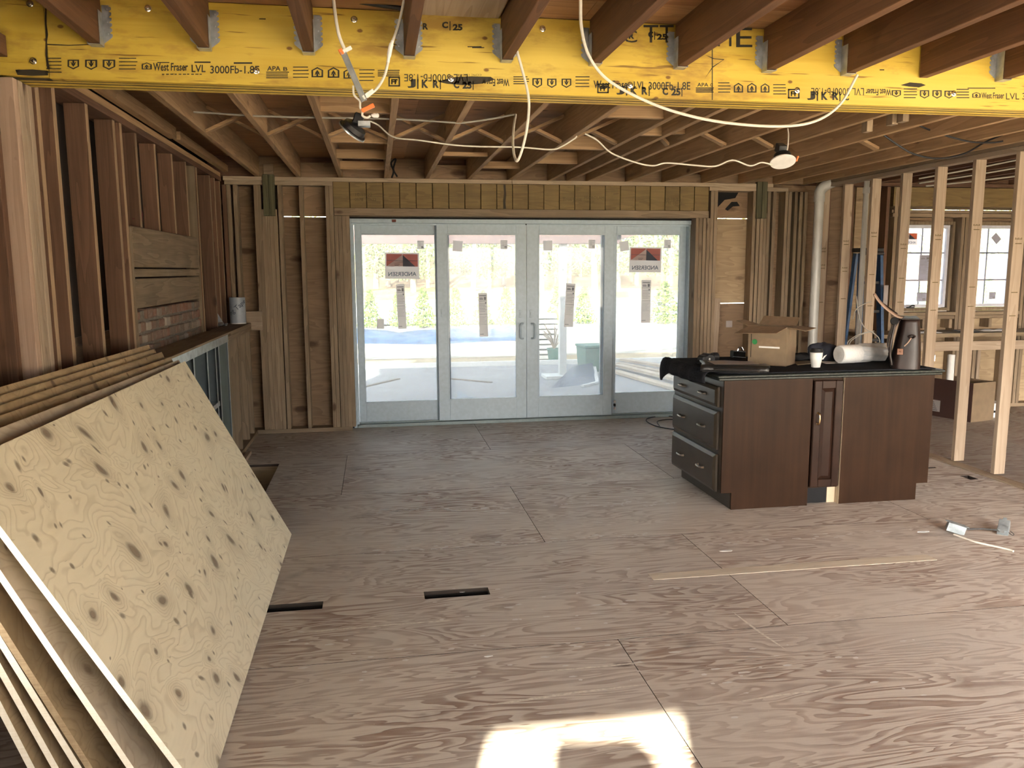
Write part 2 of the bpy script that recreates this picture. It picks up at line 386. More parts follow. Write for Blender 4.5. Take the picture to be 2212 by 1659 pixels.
M_BLKPL = plain('black_plastic', (.014,.014,.016), .4, spec=.3)
def film(name, col, tr=.6):
    m, nt, b = new_mat(name); g = G(nt); b.inputs['Base Color'].default_value = (*col, 1); b.inputs['Roughness'].default_value = .7
    t = g.n('BsdfTranslucent'); t.inputs[0].default_value = (*col, 1); mx = g.n('MixShader'); mx.inputs[0].default_value = tr
    out = [n for n in nt.nodes if n.type == 'OUTPUT_MATERIAL'][0]
    g.put(mx.inputs[1], b.outputs[0]); g.put(mx.inputs[2], t.outputs[0]); g.put(out.inputs[0], mx.outputs[0]); return m
M_STWHITE = film('sticker_paper', (.74,.69,.67)); M_STRED = film('sticker_red', (.52,.19,.16)); M_STNAVY = film('sticker_navy', (.12,.14,.18)); M_STGREY = film('sticker_grey_print', (.26,.25,.25))
M_ORANGE = plain('orange_clip_plastic', (.80,.20,.05), .45)
M_PVC = plain('white_pvc', (.60,.60,.58), .35, var=.08, nscale=6)
M_WIRE = plain('white_cable_jacket', (.66,.63,.56), .5)
M_WIREG = plain('grey_cable_jacket', (.33,.31,.27), .5)
M_ZINC = plain('dull_zinc', (.30,.345,.37), .45, .5, var=.3, nscale=20)
M_STEELD = plain('shadowed_steel', (.10,.125,.14), .5, .4)  # stud webs, dark reflection of the plywood sheets put into the colour
M_GREEN = plain('green_sheathing_board', (.085,.115,.11), .6, var=.2, nscale=5)
M_GREEN2 = plain('mossy_green_board', (.10,.10,.055), .6, var=.3, nscale=5)
M_CARD = plain('brown_cardboard', (.195,.14,.086), .75, var=.1, nscale=12)
M_CARDI = plain('inner_cardboard', (.22,.15,.09), .8, var=.1)
M_CARDD = plain('dark_printed_cardboard', (.045,.018,.014), .7)
M_PAPER = plain('white_paper', (.66,.65,.63), .7)
M_TOWEL = plain('paper_towel', (.72,.72,.71), .85, bump=.2, nscale=90)
M_CUP = plain('paper_cup', (.66,.66,.64), .5)
M_CLOTH = plain('charcoal_moving_blanket', (.016,.017,.021), .95, var=.5, bump=.6, nscale=120, spec=.1)
M_NAVY = plain('navy_fabric', (.012,.014,.024), .85, bump=.4, nscale=40)
M_TAPEW = plain('grey_tape_wrap', (.34,.38,.44), .4)
M_BLUE = plain('blue_fibreglass', (.018,.075,.19), .4, var=.2)
M_BRASS = plain('aged_brass', (.50,.36,.19), .3, 1.0)
M_NICKEL = plain('antique_nickel', (.42,.38,.33), .28, 1.0)
M_GREENDOT = plain('green_dot_sticker', (.02,.22,.06), .5)
M_WHITEP = plain('white_lamp_trim', (.78,.77,.75), .35)
M_LENS = plain('frosted_lens', (.60,.60,.60), .5)
M_VOID = plain('crawl_space_earth', (.02,.016,.013), .95)  # near black, paints the dark of the space under the floor
M_TRANSL = plain('clear_wrap_film', (.62,.64,.66), .25)
M_RED = plain('maroon_cloth', (.10,.012,.018), .9)

def cab_mat(name, ax, gloss=.33):
    m, nt, b = new_mat(name); g = G(nt)
    v, rnd, tc = g.coords()
    st = {'X': (1, 26, 26), 'Y': (26, 1, 26), 'Z': (26, 26, 1)}[ax]
    f = g.noise(g.vmath('MULTIPLY', v, st), 1, 3, .6); bl = g.noise(v, 4, 3)
    f = g.math('ADD', g.math('MULTIPLY', f, .6), g.math('MULTIPLY', bl, .5))
    g.put(b.inputs['Base Color'], g.ramp(f, [(.35, (.034,.0165,.009)), (.75, (.020,.010,.0056))]))
    b.inputs['Roughness'].default_value = gloss; b.inputs['Specular IOR Level'].default_value = .09
    return m
M_CAB = cab_mat('stained_cherry_panel', 'Z', .36)
M_CABD = plain('dark_glazed_cabinet_front', (.036,.027,.019), .32, var=.25, nscale=8, spec=.5)
M_CABDOOR = plain('dark_cabinet_door', (.024,.012,.008), .32, var=.2, nscale=8, spec=.15)
M_CABIN = plain('raw_cabinet_board', (.45,.36,.25), .7)
def granite():
    m, nt, b = new_mat('black_green_granite'); g = G(nt)
    v, rnd, tc = g.coords()
    a = g.noise(v, 60, 4, .7); c = g.noise(v, 14, 3, .6)
    col = g.ramp(a, [(.40, (.010,.012,.011)), (.62, (.025,.03,.026)), (.72, (.16,.16,.13))])
    col = g.mix(g.ramp(c, [(.55, 0.0), (.75, .5)]), col, (.05, .06, .05))
    g.put(b.inputs['Base Color'], col); b.inputs['Roughness'].default_value = .3; b.inputs['Specular IOR Level'].default_value = .3; return m
M_GRAN = granite()
def leather():
    m, nt, b = new_mat('dark_brown_leather'); g = G(nt)
    v, rnd, tc = g.coords(); n = g.noise(v, 9, 4)
    g.put(b.inputs['Base Color'], g.ramp(n, [(.3, (.010,.0055,.005)), (.75, (.022,.011,.009))]))
    b.inputs['Roughness'].default_value = .4; b.inputs['Specular IOR Level'].default_value = .35; g.bump(b, g.noise(v, 260, 2), .2, .001); return m
M_LEATH = leather()
M_STRAP = plain('worn_tan_leather_edge', (.36,.25,.19), .45)
def brick_mat():
    m, nt, b = new_mat('old_brick'); g = G(nt)
    v, rnd, tc = g.coords()
    col = g.ramp(rnd, [(.0, (.20,.12,.085)), (.3, (.155,.115,.085)), (.55, (.24,.115,.075)), (.75, (.13,.10,.075)), (.9, (.33,.29,.24)), (1, (.18,.14,.10))])
    n = g.noise(v, 30, 4, .7); col = g.mix(g.ramp(n, [(.5, 0.0), (.75, .6)]), col, (.30, .27, .23))
    g.put(b.inputs['Base Color'], col); b.inputs['Roughness'].default_value = .9; g.bump(b, n, .6, .004); return m
M_BRICK = brick_mat()
M_MORTAR = plain('grey_mortar', (.16,.14,.115), .95, var=.3, bump=.6, nscale=50)
def glass_mat(name, dust=.05, tint=(.50,.53,.54)):  # dust: translucent share that paints the haze over the view
    m = bpy.data.materials.new(name); m.use_nodes = True; nt = m.node_tree; nt.nodes.clear(); g = G(nt)
    out = g.n('OutputMaterial'); tr = g.n('BsdfTransparent'); tr.inputs[0].default_value = (*tint, 1)
    gl = g.n('BsdfGlossy'); gl.inputs['Roughness'].default_value = .03
    fr = g.n('Fresnel'); fr.inputs[0].default_value = 1.45
    m1 = g.n('MixShader'); g.put(m1.inputs[0], fr.outputs[0]); g.put(m1.inputs[1], tr.outputs[0]); g.put(m1.inputs[2], gl.outputs[0])
    tl = g.n('BsdfTranslucent'); tl.inputs[0].default_value = (.9, .9, .9, 1)
    m2 = g.n('MixShader'); m2.inputs[0].default_value = dust; g.put(m2.inputs[1], m1.outputs[0]); g.put(m2.inputs[2], tl.outputs[0])
    g.put(out.inputs[0], m2.outputs[0]); return m
M_GLASS = glass_mat('hazed_door_glass', .12)
M_GLASSW = glass_mat('hazed_window_glass', .22, (.78,.80,.84))
# outside
M_CONC = plain('patio_concrete', (.36,.365,.38), .85, var=.12, nscale=3)
M_DIRT = plain('tan_dirt', (.46,.36,.22), .95, var=.25, nscale=1.5)
M_SAND = plain('pale_sand', (.58,.54,.46), .95, var=.12, nscale=1)
M_SNOW = plain('frosted_white_field', (.62,.62,.62), .9, var=.05, nscale=.5)
M_GRASS = plain('dry_yellow_grass', (.46,.42,.16), .95, var=.25, nscale=.6)
M_LEAFLIT = plain('leaf_litter', (.34,.22,.12), .95, var=.3, nscale=.8)
M_TARP = plain('blue_black_tarp', (.045,.085,.18), .4, var=.45, nscale=3, bump=.5)
M_BARK = plain('grey_bark', (.30,.255,.21), .95, var=.2, nscale=5)
M_LEAF = plain('arborvitae_foliage', (.20,.29,.065), .8, var=.35, nscale=20)
M_LEAFD = plain('pine_foliage', (.24,.30,.12), .8, var=.35, nscale=6)
M_TWIG = plain('bare_twigs', (.36,.28,.21), .9, var=.2)
M_WHITEPOST = plain('white_painted_post', (.72,.72,.71), .5)
M_PINKB = plain('primed_porch_beam', (.55,.36,.32), .6)
M_BINGREEN = plain('green_bin_plastic', (.05,.19,.16), .5)
M_YELLOW = plain('yellow_hose', (.75,.62,.05), .5)
M_SIDING = plain('grey_house_siding', (.45,.44,.42), .8)
# ================================================================== THE SETTING
# ------------------------------------------------------------------ floor
floor = empty('floor', (1.5, 3.2, 0), 'worn grey-brown plywood subfloor of the open room', 'floor', kind='structure')
def sheet(x0, x1, y0, y1, z0, z1, holes):
    g_ = .0015; x0 += g_; x1 -= g_; y0 += g_; y1 -= g_
    xs = sorted({x0, x1} | {v for h in holes for v in h[:2] if x0 < v < x1}); ys = sorted({y0, y1} | {v for h in holes for v in h[2:] if y0 < v < y1})
    def solid(i, j):
        if not (0 <= i < len(xs)-1 and 0 <= j < len(ys)-1): return False
        cx, cy_ = (xs[i]+xs[i+1])/2, (ys[j]+ys[j+1])/2
        return not any(h[0] < cx < h[1] and h[2] < cy_ < h[3] for h in holes)
    mb = MB()
    for i in range(len(xs)-1):
        for j in range(len(ys)-1):
            if not solid(i, j): continue
            a, b_, c, d = xs[i], xs[i+1], ys[j], ys[j+1]
            mb.add([(a,c,z1),(b_,c,z1),(b_,d,z1),(a,d,z1)], [(0,1,2,3)]); mb.add([(a,c,z0),(b_,c,z0),(b_,d,z0),(a,d,z0)], [(3,2,1,0)])
            for di, dj, q in ((-1,0,[(a,d),(a,c)]),(1,0,[(b_,c),(b_,d)]),(0,-1,[(a,c),(b_,c)]),(0,1,[(b_,d),(a,d)])):
                if not solid(i+di, j+dj):
                    (p, r), (s_, t) = q; mb.add([(p,r,z0),(s_,t,z0),(s_,t,z1),(p,r,z1)], [(0,1,2,3)], 1)
    return mb
HOLES = [(.19,.505,3.655,3.745), (-.66,-.285,3.63,3.715), (-1.13,-.81,5.1,6.58), (4.30,4.37,5.13,5.24), (4.22,4.30,5.49,5.52)]
rows = [(-1.6,-.57,.2),(-.57,.65,1.4),(.65,1.87,-.3),(1.87,3.09,.97),(3.09,4.34,1.745),(4.34,5.56,.92),(5.56,6.78,-.276),(6.78,8.02,.95)]
for y0, y1, sx in rows:
    xs = [-1.51]+[sx+2.44*k for k in range(-3, 4) if -1.3 < sx+2.44*k < 4.3]+[4.5]
    for a, b in zip(xs, xs[1:]): sheet(a, b, y0, y1, -.019, 0, HOLES).build('plywood_sheet', [M_FLOOR, M_HOLE], floor)
board('filler_plank', (1.34,3.69,.0), (2.93,3.772,.0015), M_PATCH, floor, 0)
for i, y0 in enumerate((-1.6,-.4,.8,2.0,3.2,4.4,5.6,6.8)):
    sheet(4.5, 6.4 if i % 2 else 5.6, y0, y0+1.2, -.019, -.002, []).build('plywood_sheet', [M_FLOOR_R, M_EDGEB], floor)
    sheet(6.4 if i % 2 else 5.6, 8.1, y0, y0+1.2, -.019, -.002, []).build('plywood_sheet', [M_FLOOR_R, M_EDGEB], floor)
board('floor_batten', (4.47,3.6,.0), (4.565,7.8,.012), W_PLATE['Y'], floor)
# loose chips and flakes of white plaster lying on the boards
for px, py, s in ((605,967,.03),(1570,1190,.03),(1995,1148,.035),(1055,1418,.012),(1330,1565,.02)):
    p = onz(px, py); mb = MB(); n = 7
    mb.prism([(p.x+s*(1.4)*math.cos(6.28*k/n)*random.uniform(.7,1.2), p.y+s*.5*math.sin(6.28*k/n)*random.uniform(.6,1.2), 0.0005) for k in range(n)], (0,0,.002)); mb.build('plaster_flake', M_PAPER, floor)
rnd = random.Random(21); mb = MB()   # crumbs of plaster left along old joints
for (xa, ya), (xb_, yb_), n in (((800,1104),(1130,1098),60),((770,1195),(1420,1152),80),((1190,1092),(1460,1086),40),((930,1290),(1500,1330),30),((620,1380),(2100,1480),60),((1500,1180),(2150,1130),40)):
    for k in range(n):
        t = rnd.random(); p = onz(xa+(xb_-xa)*t, ya+(yb_-ya)*t+rnd.gauss(0, 3 if n > 35 and ya < 1300 else 40)); s_ = rnd.uniform(.003,.011); e = rnd.uniform(1,4)
        mb.add([(p.x+s_*e*math.cos(q*1.26)*rnd.uniform(.6,1.1), p.y+s_*math.sin(q*1.26)*rnd.uniform(.6,1.1), .0012) for q in range(5)], [(0,1,2,3,4)])
cr_o = mb.build('plaster_crumbs', M_PAPER, floor); cr_o['kind'] = 'stuff'
for pts, w_ in (([(600,1372),(820,1352),(1020,1337)],.012),([(1160,1452),(1300,1440),(1400,1430)],.012),([(1035,1526),(1150,1510),(1240,1497),(1400,1478)],.016),([(1570,1520),(1700,1500),(1790,1490)],.010),([(980,1482),(905,1655)],.014),([(1484,1432),(1487,1560)],.012),([(1580,1320),(1640,1365),(1700,1405)],.012),([(540,1375),(640,1368)],.010),([(1520,1490),(1490,1580)],.014)):
    P = smooth_path([onz(*q) for q in pts], 6); mb = MB(); n = len(P)
    mb.grid(lambda u, v: P[round(u*(n-1))]+Vector((0,(v-.5)*w_*(1-abs(2*u-1)**3),.0008)) if abs(P[-1].x-P[0].x) > abs(P[-1].y-P[0].y) else P[round(u*(n-1))]+Vector(((v-.5)*w_*(1-abs(2*u-1)**3),0,.0008)), n-1, 1)
    mb.build('chalk_scuff', M_CHALK, floor)
for (hx0,hx1,hy0,hy1) in HOLES[:2]:   # tin boots under the two slots, blacked for the dark inside them
    mb = MB(); mb.box((hx0-.02,hy0-.02,-.22),(hx0,hy1+.02,-.02)); mb.box((hx1,hy0-.02,-.22),(hx1+.02,hy1+.02,-.02)); mb.box((hx0,hy1,-.22),(hx1,hy1+.02,-.02)); mb.box((hx0,hy0-.02,-.22),(hx1,hy0,-.02)); mb.box((hx0,hy0,-.24),(hx1,hy1,-.22))
    mb.build('duct_boot', M_BLACK, floor)
board('floor_joist', (-1.5,6.62,-.26), (-.7,6.66,-.02), W_OLDB['X'], floor); board('floor_joist', (-1.5,5.0,-.26), (-.7,5.04,-.02), W_OLDB['X'], floor)
board('floor_joist', (-1.20,5.05,-.26), (-1.16,6.62,-.02), W_OLDB['Y'], floor)
MB().box((-1.5,-1.6,-.30),(8.1,8.0,-.285)).build('crawl_space_earth', M_VOID, floor)

# ------------------------------------------------------------------ ceiling
M_DECKN = wood('orange_decking_underside', (.30,.145,.066), (.18,.082,.038), 'X', along=1, across=7, rings=7, knots=.2)
ceil = empty('ceiling', (1.5, 3.2, 2.42), 'open joist ceiling under old plywood decking', 'ceiling', kind='structure')
NEARX = [-1.44,-1.04,-.64,-.24,.163,.568,.952,1.335,1.747,2.13,2.52,2.92,3.32,3.72,4.12,4.52,4.92,5.32,5.72,6.12,6.52,6.92,7.32,7.72]
for x in NEARX:
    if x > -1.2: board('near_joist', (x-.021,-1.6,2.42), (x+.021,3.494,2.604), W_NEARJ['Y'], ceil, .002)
FARX = [-1.05,-.68,-.295,.125,.512,.912,1.31,1.71,1.90,2.10,2.50,2.88,3.30,3.70,4.08,4.42]
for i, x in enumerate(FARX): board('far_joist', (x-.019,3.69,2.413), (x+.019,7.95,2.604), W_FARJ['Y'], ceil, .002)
for i in range(8): board('side_room_joist', (4.85+.4*i,3.69,2.45), (4.89+.4*i,7.95,2.604), W_OLD['Y'], ceil, .002)
for k, (a, b) in enumerate(((-1.6,-.4),(-.4,.82),(.82,2.04),(2.04,3.26),(3.26,4.48),(4.48,5.70),(5.70,6.92),(6.92,8.05))):
    for j, (c, d) in enumerate(((-1.52,.9-.6*(k%2)),(.9-.6*(k%2),3.3-.6*(k%2)),(3.3-.6*(k%2),5.7),(5.7,8.1))):
        board('decking_panel', (c+.001,a+.001,2.605), (d-.001,b-.001,2.624), M_DECKN if b < 3.3 else M_SUBUP, ceil, 0)
# a pale board tacked between two near joists by the beam, a darker one further right
board('pale_board', (.20,2.3,2.575), (.53,3.44,2.598), W_NEW['Y'], ceil); 
# cross bridging and solid blocking between the far joists
def bridge(i, Y, both=True):
    a, b = FARX[i]+.019, FARX[i+1]-.019
    mb = MB(); mb.bar((a,Y,2.425),(b,Y,2.585),.019,.06,up=(0,1,0)); mb.build('bridging', W_FARJ['X'], ceil)
    if both: mb = MB(); mb.bar((a,Y+.06,2.585),(b,Y+.06,2.425),.019,.06,up=(0,1,0)); mb.build('bridging', W_FARJ['X'], ceil)
for i in (0,1,2,3,4,5,6,8,9,10,12): bridge(i, 5.55+random.uniform(-.05,.05))
def block(i, Y, z0=2.42, z1=2.58): board('blocking', (FARX[i]+.019,Y,z0), (FARX[i+1]-.019,Y+.038,z1), W_FARJ['X'], ceil)
for Y in (4.75,5.85,6.65,7.35): block(2, Y, 2.43, 2.53 if Y < 5 else 2.50)
for Y in (4.65,5.9,6.7): block(6, Y, 2.425, 2.52)
block(4, 6.4, 2.43, 2.46); block(7,5.2); block(8,5.3,2.45,2.55); block(5,7.2,2.44,2.5)
for Y in (3.95,4.15,4.4,4.5,4.75): board('nailer', (3.06,Y,2.40), (3.10,Y+.06,2.56), W_MID['Z'], ceil)
for i in range(len(FARX)-1): board('rim_block', (FARX[i]+.02,7.9,2.414), (FARX[i+1]-.02,7.94,2.60-.05*(i%3)), M_SHEATH['X'], ceil)
board('rim_board', (-1.5,7.955,2.414), (8.1,7.99,2.604), W_OLD['X'], ceil)

# ------------------------------------------------------------------ back wall with the sliding door
YB0, YB1 = 7.86, 8.0
wb = empty('wall_back', (1.5, 7.93, 0), 'stud wall around the white sliding door', 'wall', kind='structure')
bx = lambda px, py=600, Y=YB0: ony(px, py, Y).x
def bstud(px, z1=2.337, z0=.038, mat=None, w_=.038, y1=YB1, x=None):
    x = bx(px) if x is None else x
    board('stud', (x,YB0+random.uniform(0,.009),z0), (x+w_-.0035,y1,z1), mat or W_MID['Z'], wb, tilt=.0012)
ZJ = 2.098
for x in (-1.365,-1.326,-1.27): bstud(0, x=x, mat=W_MID['Z'] if x > -1.36 else W_OLD['Z'])
for px in (556,563.5): bstud(px)
for px in (571.5,579.8,588.1,596.4): bstud(px, ZJ+.02)
for px in (607,652.5,708.5,717): bstud(px)
for px in (726.3,734.6,742.9,750.5): bstud(px, ZJ-.035)
for px in (1500.5,1508.3,1516,1523.7): bstud(px, ZJ-.035)
for px in (1531.5,1539): bstud(px)
bstud(1622)
for px in (1631,1638.7,1646): bstud(px, ZJ+.02)
for px in (1652.5,1664,1689.5,1697.5): bstud(px)
for px in (1710.5,1721,1731): bstud(px, mat=W_OLDB['Z'])
board('leaning_stud', (bx(1543),YB0+.03,.04), (bx(1543)+.07,YB0+.068,1.25), W_NEW['Z'], wb).rotation_euler = (0,.035,0)
zt = lambda px, py: ony(px, py, YB0).z
# plates: sole, upper and lower top plates, header seat
board('sole_plate', (-1.37,YB0,0), (-.262,YB1,.038), W_MID['X'], wb); board('sole_plate', (3.28,YB0,0), (4.5,YB1,.038), W_MID['X'], wb)
xb1, xb2 = bx(567,390), bx(592,390)      # pockets for the two treated blocks
xb3, xb4 = bx(1635,400), bx(1657,400)
for a, b in ((-1.352,xb1-.004),(xb2+.004,1.33),(1.334,xb3-.004),(xb4+.004,4.05)): board('top_plate', (a,YB0,2.376), (b,YB1,2.413), W_PLATE['X'], wb)
for a, b in ((-1.34,xb1-.004),(xb2+.004,bx(718,400)),(bx(1533,410),xb3-.004),(xb4+.004,bx(1703,410))): board('top_plate', (a,YB0,2.338), (b,YB1,2.375), W_PLATE['X'], wb)
for a, b, zb in ((xb1,xb2,zt(580,467)),(xb3,xb4,zt(1646,472))):
    m_ = (a+b)/2
    for c, d in ((a,m_-.002),(m_+.002,b)): board('treated_block', (c,YB0-.015,zb), (d,YB1,2.43), W_PT['Z'], wb)
board('joint_cap', (xb1+.01,YB0+.02,2.435), (xb2-.005,YB1,2.53), W_MID['X'], wb)
# header above the door: stained engineered lumber showing upright joints
xh0, xh1 = bx(719,430), bx(1532,430); nh = 24
for k in range(nh):
    a = xh0+(xh1-xh0)*k/nh; b = xh0+(xh1-xh0)*(k+1)/nh
    board('header_piece', (a+.003,YB0+.004+.003*(k%2),2.136), (b-.003,YB1-.01,2.374), M_HDR, wb, .002)
board('header_backing', (xh0,YB0+.03,2.138), (xh1,YB1-.012,2.37), M_GLUEGAP, wb, 0)
xk = bx(1090,430); mb = MB(); mb.prism([(xk-.012,YB0+.002,2.14),(xk+.014,YB0+.002,2.14),(xk+.008,YB0+.002,2.2),(xk+.016,YB0+.002,2.27),(xk+.010,YB0+.002,2.37),(xk-.010,YB0+.002,2.37),(xk-.004,YB0+.002,2.29),(xk-.013,YB0+.002,2.22)], (0,.003,0)); mb.build('glue_drip', M_GLUEGAP, wb)
mb = MB()
def ink(px, py, s, size, Y=YB0-.0005, flip=False, m=0, bold=.0):
    p = ony(px, py, Y); mb.text(s, p, (1,0,0) if not flip else (-1,0,0), (0,0,1) if not flip else (0,0,-1), size, m, bold)
ink(766,424,'10-18-22',.045); ink(766,434,'0578  10122',.04); ink(1215,434,'Trus Joist',.05); ink(1262,430,'MICROLAM',.04); ink(1262,438,'2.0E LVL',.03); ink(1436,434,'10-18-22',.045,); ink(1436,442,'P N  10122',.04)
mb.build('mill_stamp', M_STAMP2, wb)
board('header_seat', (bx(722,468),YB0-.001,2.065), (bx(1531,470),YB1,2.134), W_MID['X'], wb)
# sheathing seen between the studs; daylight leaks through the slits between sheets
def panel(x0, x1, z0, z1, mat=None): board('sheathing_panel', (x0,YB1+.0005,z0), (x1,YB1+.0125,z1), mat or M_SHEATH['X'], wb, 0)
zs = ony(650,468,YB1).z
panel(-1.52,-.955,.0,1.86); panel(-1.52,-.955,1.8602,2.62)
panel(-.953,-.25,.0,zs-.004); panel(-.953,-.25,zs+.004,2.62)
xr0, xr1, xr2 = 3.27, bx(1640), 4.6
z1_, z2_ = ony(1575,472,YB1).z, ony(1575,655,YB1).z
panel(xr0,xr1,.0,z2_-.004,M_SHEATH['X']); panel(xr0,xr1,z2_+.004,z1_-.004,M_SHEATHP); panel(xr0,xr1,z1_+.004,2.62)
panel(xr1+.001,xr2,.0,2.62)
panel(-.252,3.272,2.03,2.62)
p = ony(1575,700,YB1); MB().box((p.x-.035,YB1-.0015,p.z-.035),(p.x+.035,YB1,p.z+.035)).build('sheathing_sticker', M_STWHITE, wb)
for pts in ([(1547,415),(1595,416),(1588,428),(1565,432),(1546,452),(1547,430)], [(1566,452),(1580,436),(1592,436),(1598,445),(1583,446),(1572,455)]):
    MB().prism([(ony(x_,y_,YB1).x,YB1-.002,ony(x_,y_,YB1).z) for x_, y_ in pts][::-1], (0,.0015,0)).build('torn_felt', M_BLACK, wb)
p = ony(545,690,YB0); board('knee_block', (-1.215,YB0-.04,1.0), (-1.06,YB0,1.175), W_NEW['X'], wb)

# ------------------------------------------------------------------ left wall
M_GAPDARK = plain('dark_gap_sheathing', (.035,.022,.015), .95)  # darkened sheathing, paints the shade in the gaps between upper studs
wl = empty('wall_left', (-1.44, 3.2, 0), 'old dark stud wall on the left with a patch of exposed brick', 'wall', kind='structure')
XL0, XL1 = -1.50, -1.37
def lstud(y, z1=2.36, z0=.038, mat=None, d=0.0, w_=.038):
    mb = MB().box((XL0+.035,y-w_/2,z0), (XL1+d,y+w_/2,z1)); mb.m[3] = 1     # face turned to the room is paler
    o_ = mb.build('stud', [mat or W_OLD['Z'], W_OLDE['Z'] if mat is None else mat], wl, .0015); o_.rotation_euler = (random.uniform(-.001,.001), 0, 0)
for y in (3.76,3.945,4.35,4.78): lstud(y, d=random.uniform(-.004,.004))
lstud(4.87, d=.008); lstud(4.935, 2.0 if False else 1.80, d=.006, mat=W_OLDB['Z'])
for y in (5.2,5.62,6.06,6.48): lstud(y, z0=1.812, d=-.004)
for y in (6.725,6.80): lstud(y, d=.005, mat=W_OLDB['Z'] if y < 6.75 else None)
for y in (7.35,7.55,7.8): lstud(y)
for y in (-1.45,-1.36,1.76,1.85,2.4,2.95): lstud(y, mat=W_MID['Z'])
for y in (-.9,-.35,.2,.75,1.3): lstud(y, z1=.56, mat=W_MID['Z'])
board('window_sill_plate', (XL0,-1.34,.56), (XL1,1.74,.60), W_MID['Y'], wl); board('window_header', (XL0,-1.34,2.1), (XL1,1.74,2.36), W_MID['Y'], wl)
board('stud', (-1.50,3.42,.038), (-1.40,3.46,2.36), W_OLD['Z'], wl)
board('top_plate', (XL0,3.69,2.362), (XL1+.006,7.85,2.40), W_OLD['Y'], wl); board('top_plate', (XL0,3.69,2.402), (XL1+.002,7.85,2.44), W_FARJ['Y'], wl)
board('top_plate', (XL0,-1.6,2.362), (-1.36,3.48,2.44), W_NEARJ['Y'], wl)
board('ledger', (XL1+.01,4.0,2.444), (XL1+.06,5.95,2.52), W_FARJ['Y'], wl)
board('ledger', (XL1+.03,5.98,2.444), (XL1+.08,7.8,2.50), W_FARJ['Y'], wl)
board('sole_plate', (XL0,-1.6,0), (XL1,7.85,.037), W_MID['Y'], wl)
board('sheathing_panel', (-1.513,-1.6,.0), (-1.501,1.74,.58), M_SHEATH['Y'], wl, 0); board('sheathing_panel', (-1.513,-1.6,2.1), (-1.501,1.74,2.62), M_SHEATH['Y'], wl, 0); board('sheathing_panel', (-1.513,-1.6,.58), (-1.501,-1.34,2.1), M_SHEATH['Z'], wl, 0)
for k, (a, b) in enumerate(((1.74,3.2),(3.202,5.6),(5.602,8.0))):
    board('sheathing_panel', (-1.513,a,.0), (-1.501,b,1.22), M_SHEATH['Y'], wl, 0); board('sheathing_panel', (-1.513,a,1.222), (-1.501,b,2.62), M_GAPDARK, wl, 0)
board('old_header', (XL0+.02,4.965,1.575), (XL1+.004,6.70,1.81), W_OLDB['Y'], wl, .004)
board('flat_plate', (XL0+.02,4.965,1.518), (XL1+.002,6.74,1.566), W_OLDB['Y'], wl, .003)
board('lower_header', (XL0+.02,4.975,1.335), (XL1-.004,6.74,1.508), W_OLDB['Y'], wl, .004)
mo = MB().box((XL0+.01,4.96,1.0),(XL1-.022,6.74,1.315)).build('brick_infill', M_MORTAR, wl)
z = 1.045; r_ = 0
while z < 1.31:
    y = 4.98 - (.05 if r_ % 2 else 0); hgt = .062
    while y < 6.70:
        ln = random.choice((.095,.10,.11,.13,.16)); a = max(y, 4.98); b = min(y+ln-.012, 6.72)
        if b-a > .04 and not (r_ == 3 and random.random() < .3):
            d = random.uniform(-.012,-.002); q = random.uniform(0,.008)
            MB().box((XL1-.09,a,z+q*.4),(XL1+d,b,z+hgt-q)).build('brick', M_BRICK, mo, .006)
        y += ln
    z += .073; r_ += 1
MB().prism([(XL1-.05,5.18,1.86),(XL1-.05,5.33,1.83),(XL1-.05,5.36,1.90),(XL1-.05,5.28,1.99),(XL1-.05,5.24,2.12),(XL1-.05,5.21,2.0)], (.015,0,0)).build('maroon_rag', M_RED, wl)
# built-up post under the beam
post = empty('trim_1', (-1.42, 3.58, 0), 'thick built-up wooden post under the left end of the yellow beam', 'post', kind='structure')
for k in range(5): board('post_ply', (-1.495,3.482+.043*k,.0), (-1.35+(.002 if k % 2 else 0)-(.014 if k == 4 else 0),3.482+.043*(k+1)-.0035,2.29), W_NEW['Z'] if k else wood('red_toned_post_lumber',(.46,.33,.25),(.33,.225,.165),'Z',knots=.4,var=.05), post, .002)

# low framed ledge in front of the left wall: steel studs, then timber
kw = empty('wall_low_ledge', (-1.27, 6.2, 0), 'low half-height framed ledge with shiny steel studs and green lining', 'half wall', kind='structure')
XK = -1.16
board('ledge_top', (XL1+.008,4.78,1.055), (XK+.002,6.72,1.070), W_OLDB['Y'], kw)
ky = lambda px, py: onx(px, py, XK).y
yend = 6.60
MB().box((XK-.001,4.78,1.0),(XK+.0015,yend,1.056)).box((XK-.09,4.78,1.052),(XK,yend,1.0545)).build('steel_track', M_GALVB, kw)
MB().box((XK-.001,4.78,.0),(XK+.0015,yend,.035)).box((XK-.09,4.78,.0),(XK,yend,.002)).build('steel_track', M_GALVB, kw)
for px, py, z0 in ((387,762,.0),(399,758,.0),(417,750,.60),(446,738,.60),(464,731,.0),(471,728,.0)):
    y = ky(px, py); MB().box((XK-.088,y+.0145,z0),(XK,y+.016,1.05),1).box((XK-.0015,y-.016,z0),(XK,y+.016,1.05)).box((XK-.088,y-.016,z0),(XK-.0865,y+.016,1.05),1).build('steel_stud', [M_GALVB,M_STEELD], kw)
y = ky(491,722); MB().box((XK-.088,y-.004,.0),(XK-.003,y,1.05),1).box((XK-.003,y-.006,.0),(XK,y,1.05)).build('steel_stud', [M_GALVB,M_STEELD], kw)
MB().box((XK-.001,4.8,.565),(XK+.001,ky(467,729),.60)).box((XK-.088,4.8,.598),(XK,ky(467,729),.60)).build('steel_rail', M_GALVB, kw)
MB().box((XK-.10,4.78,.01),(XK-.092,yend,1.05)).build('green_board', M_GREEN, kw)
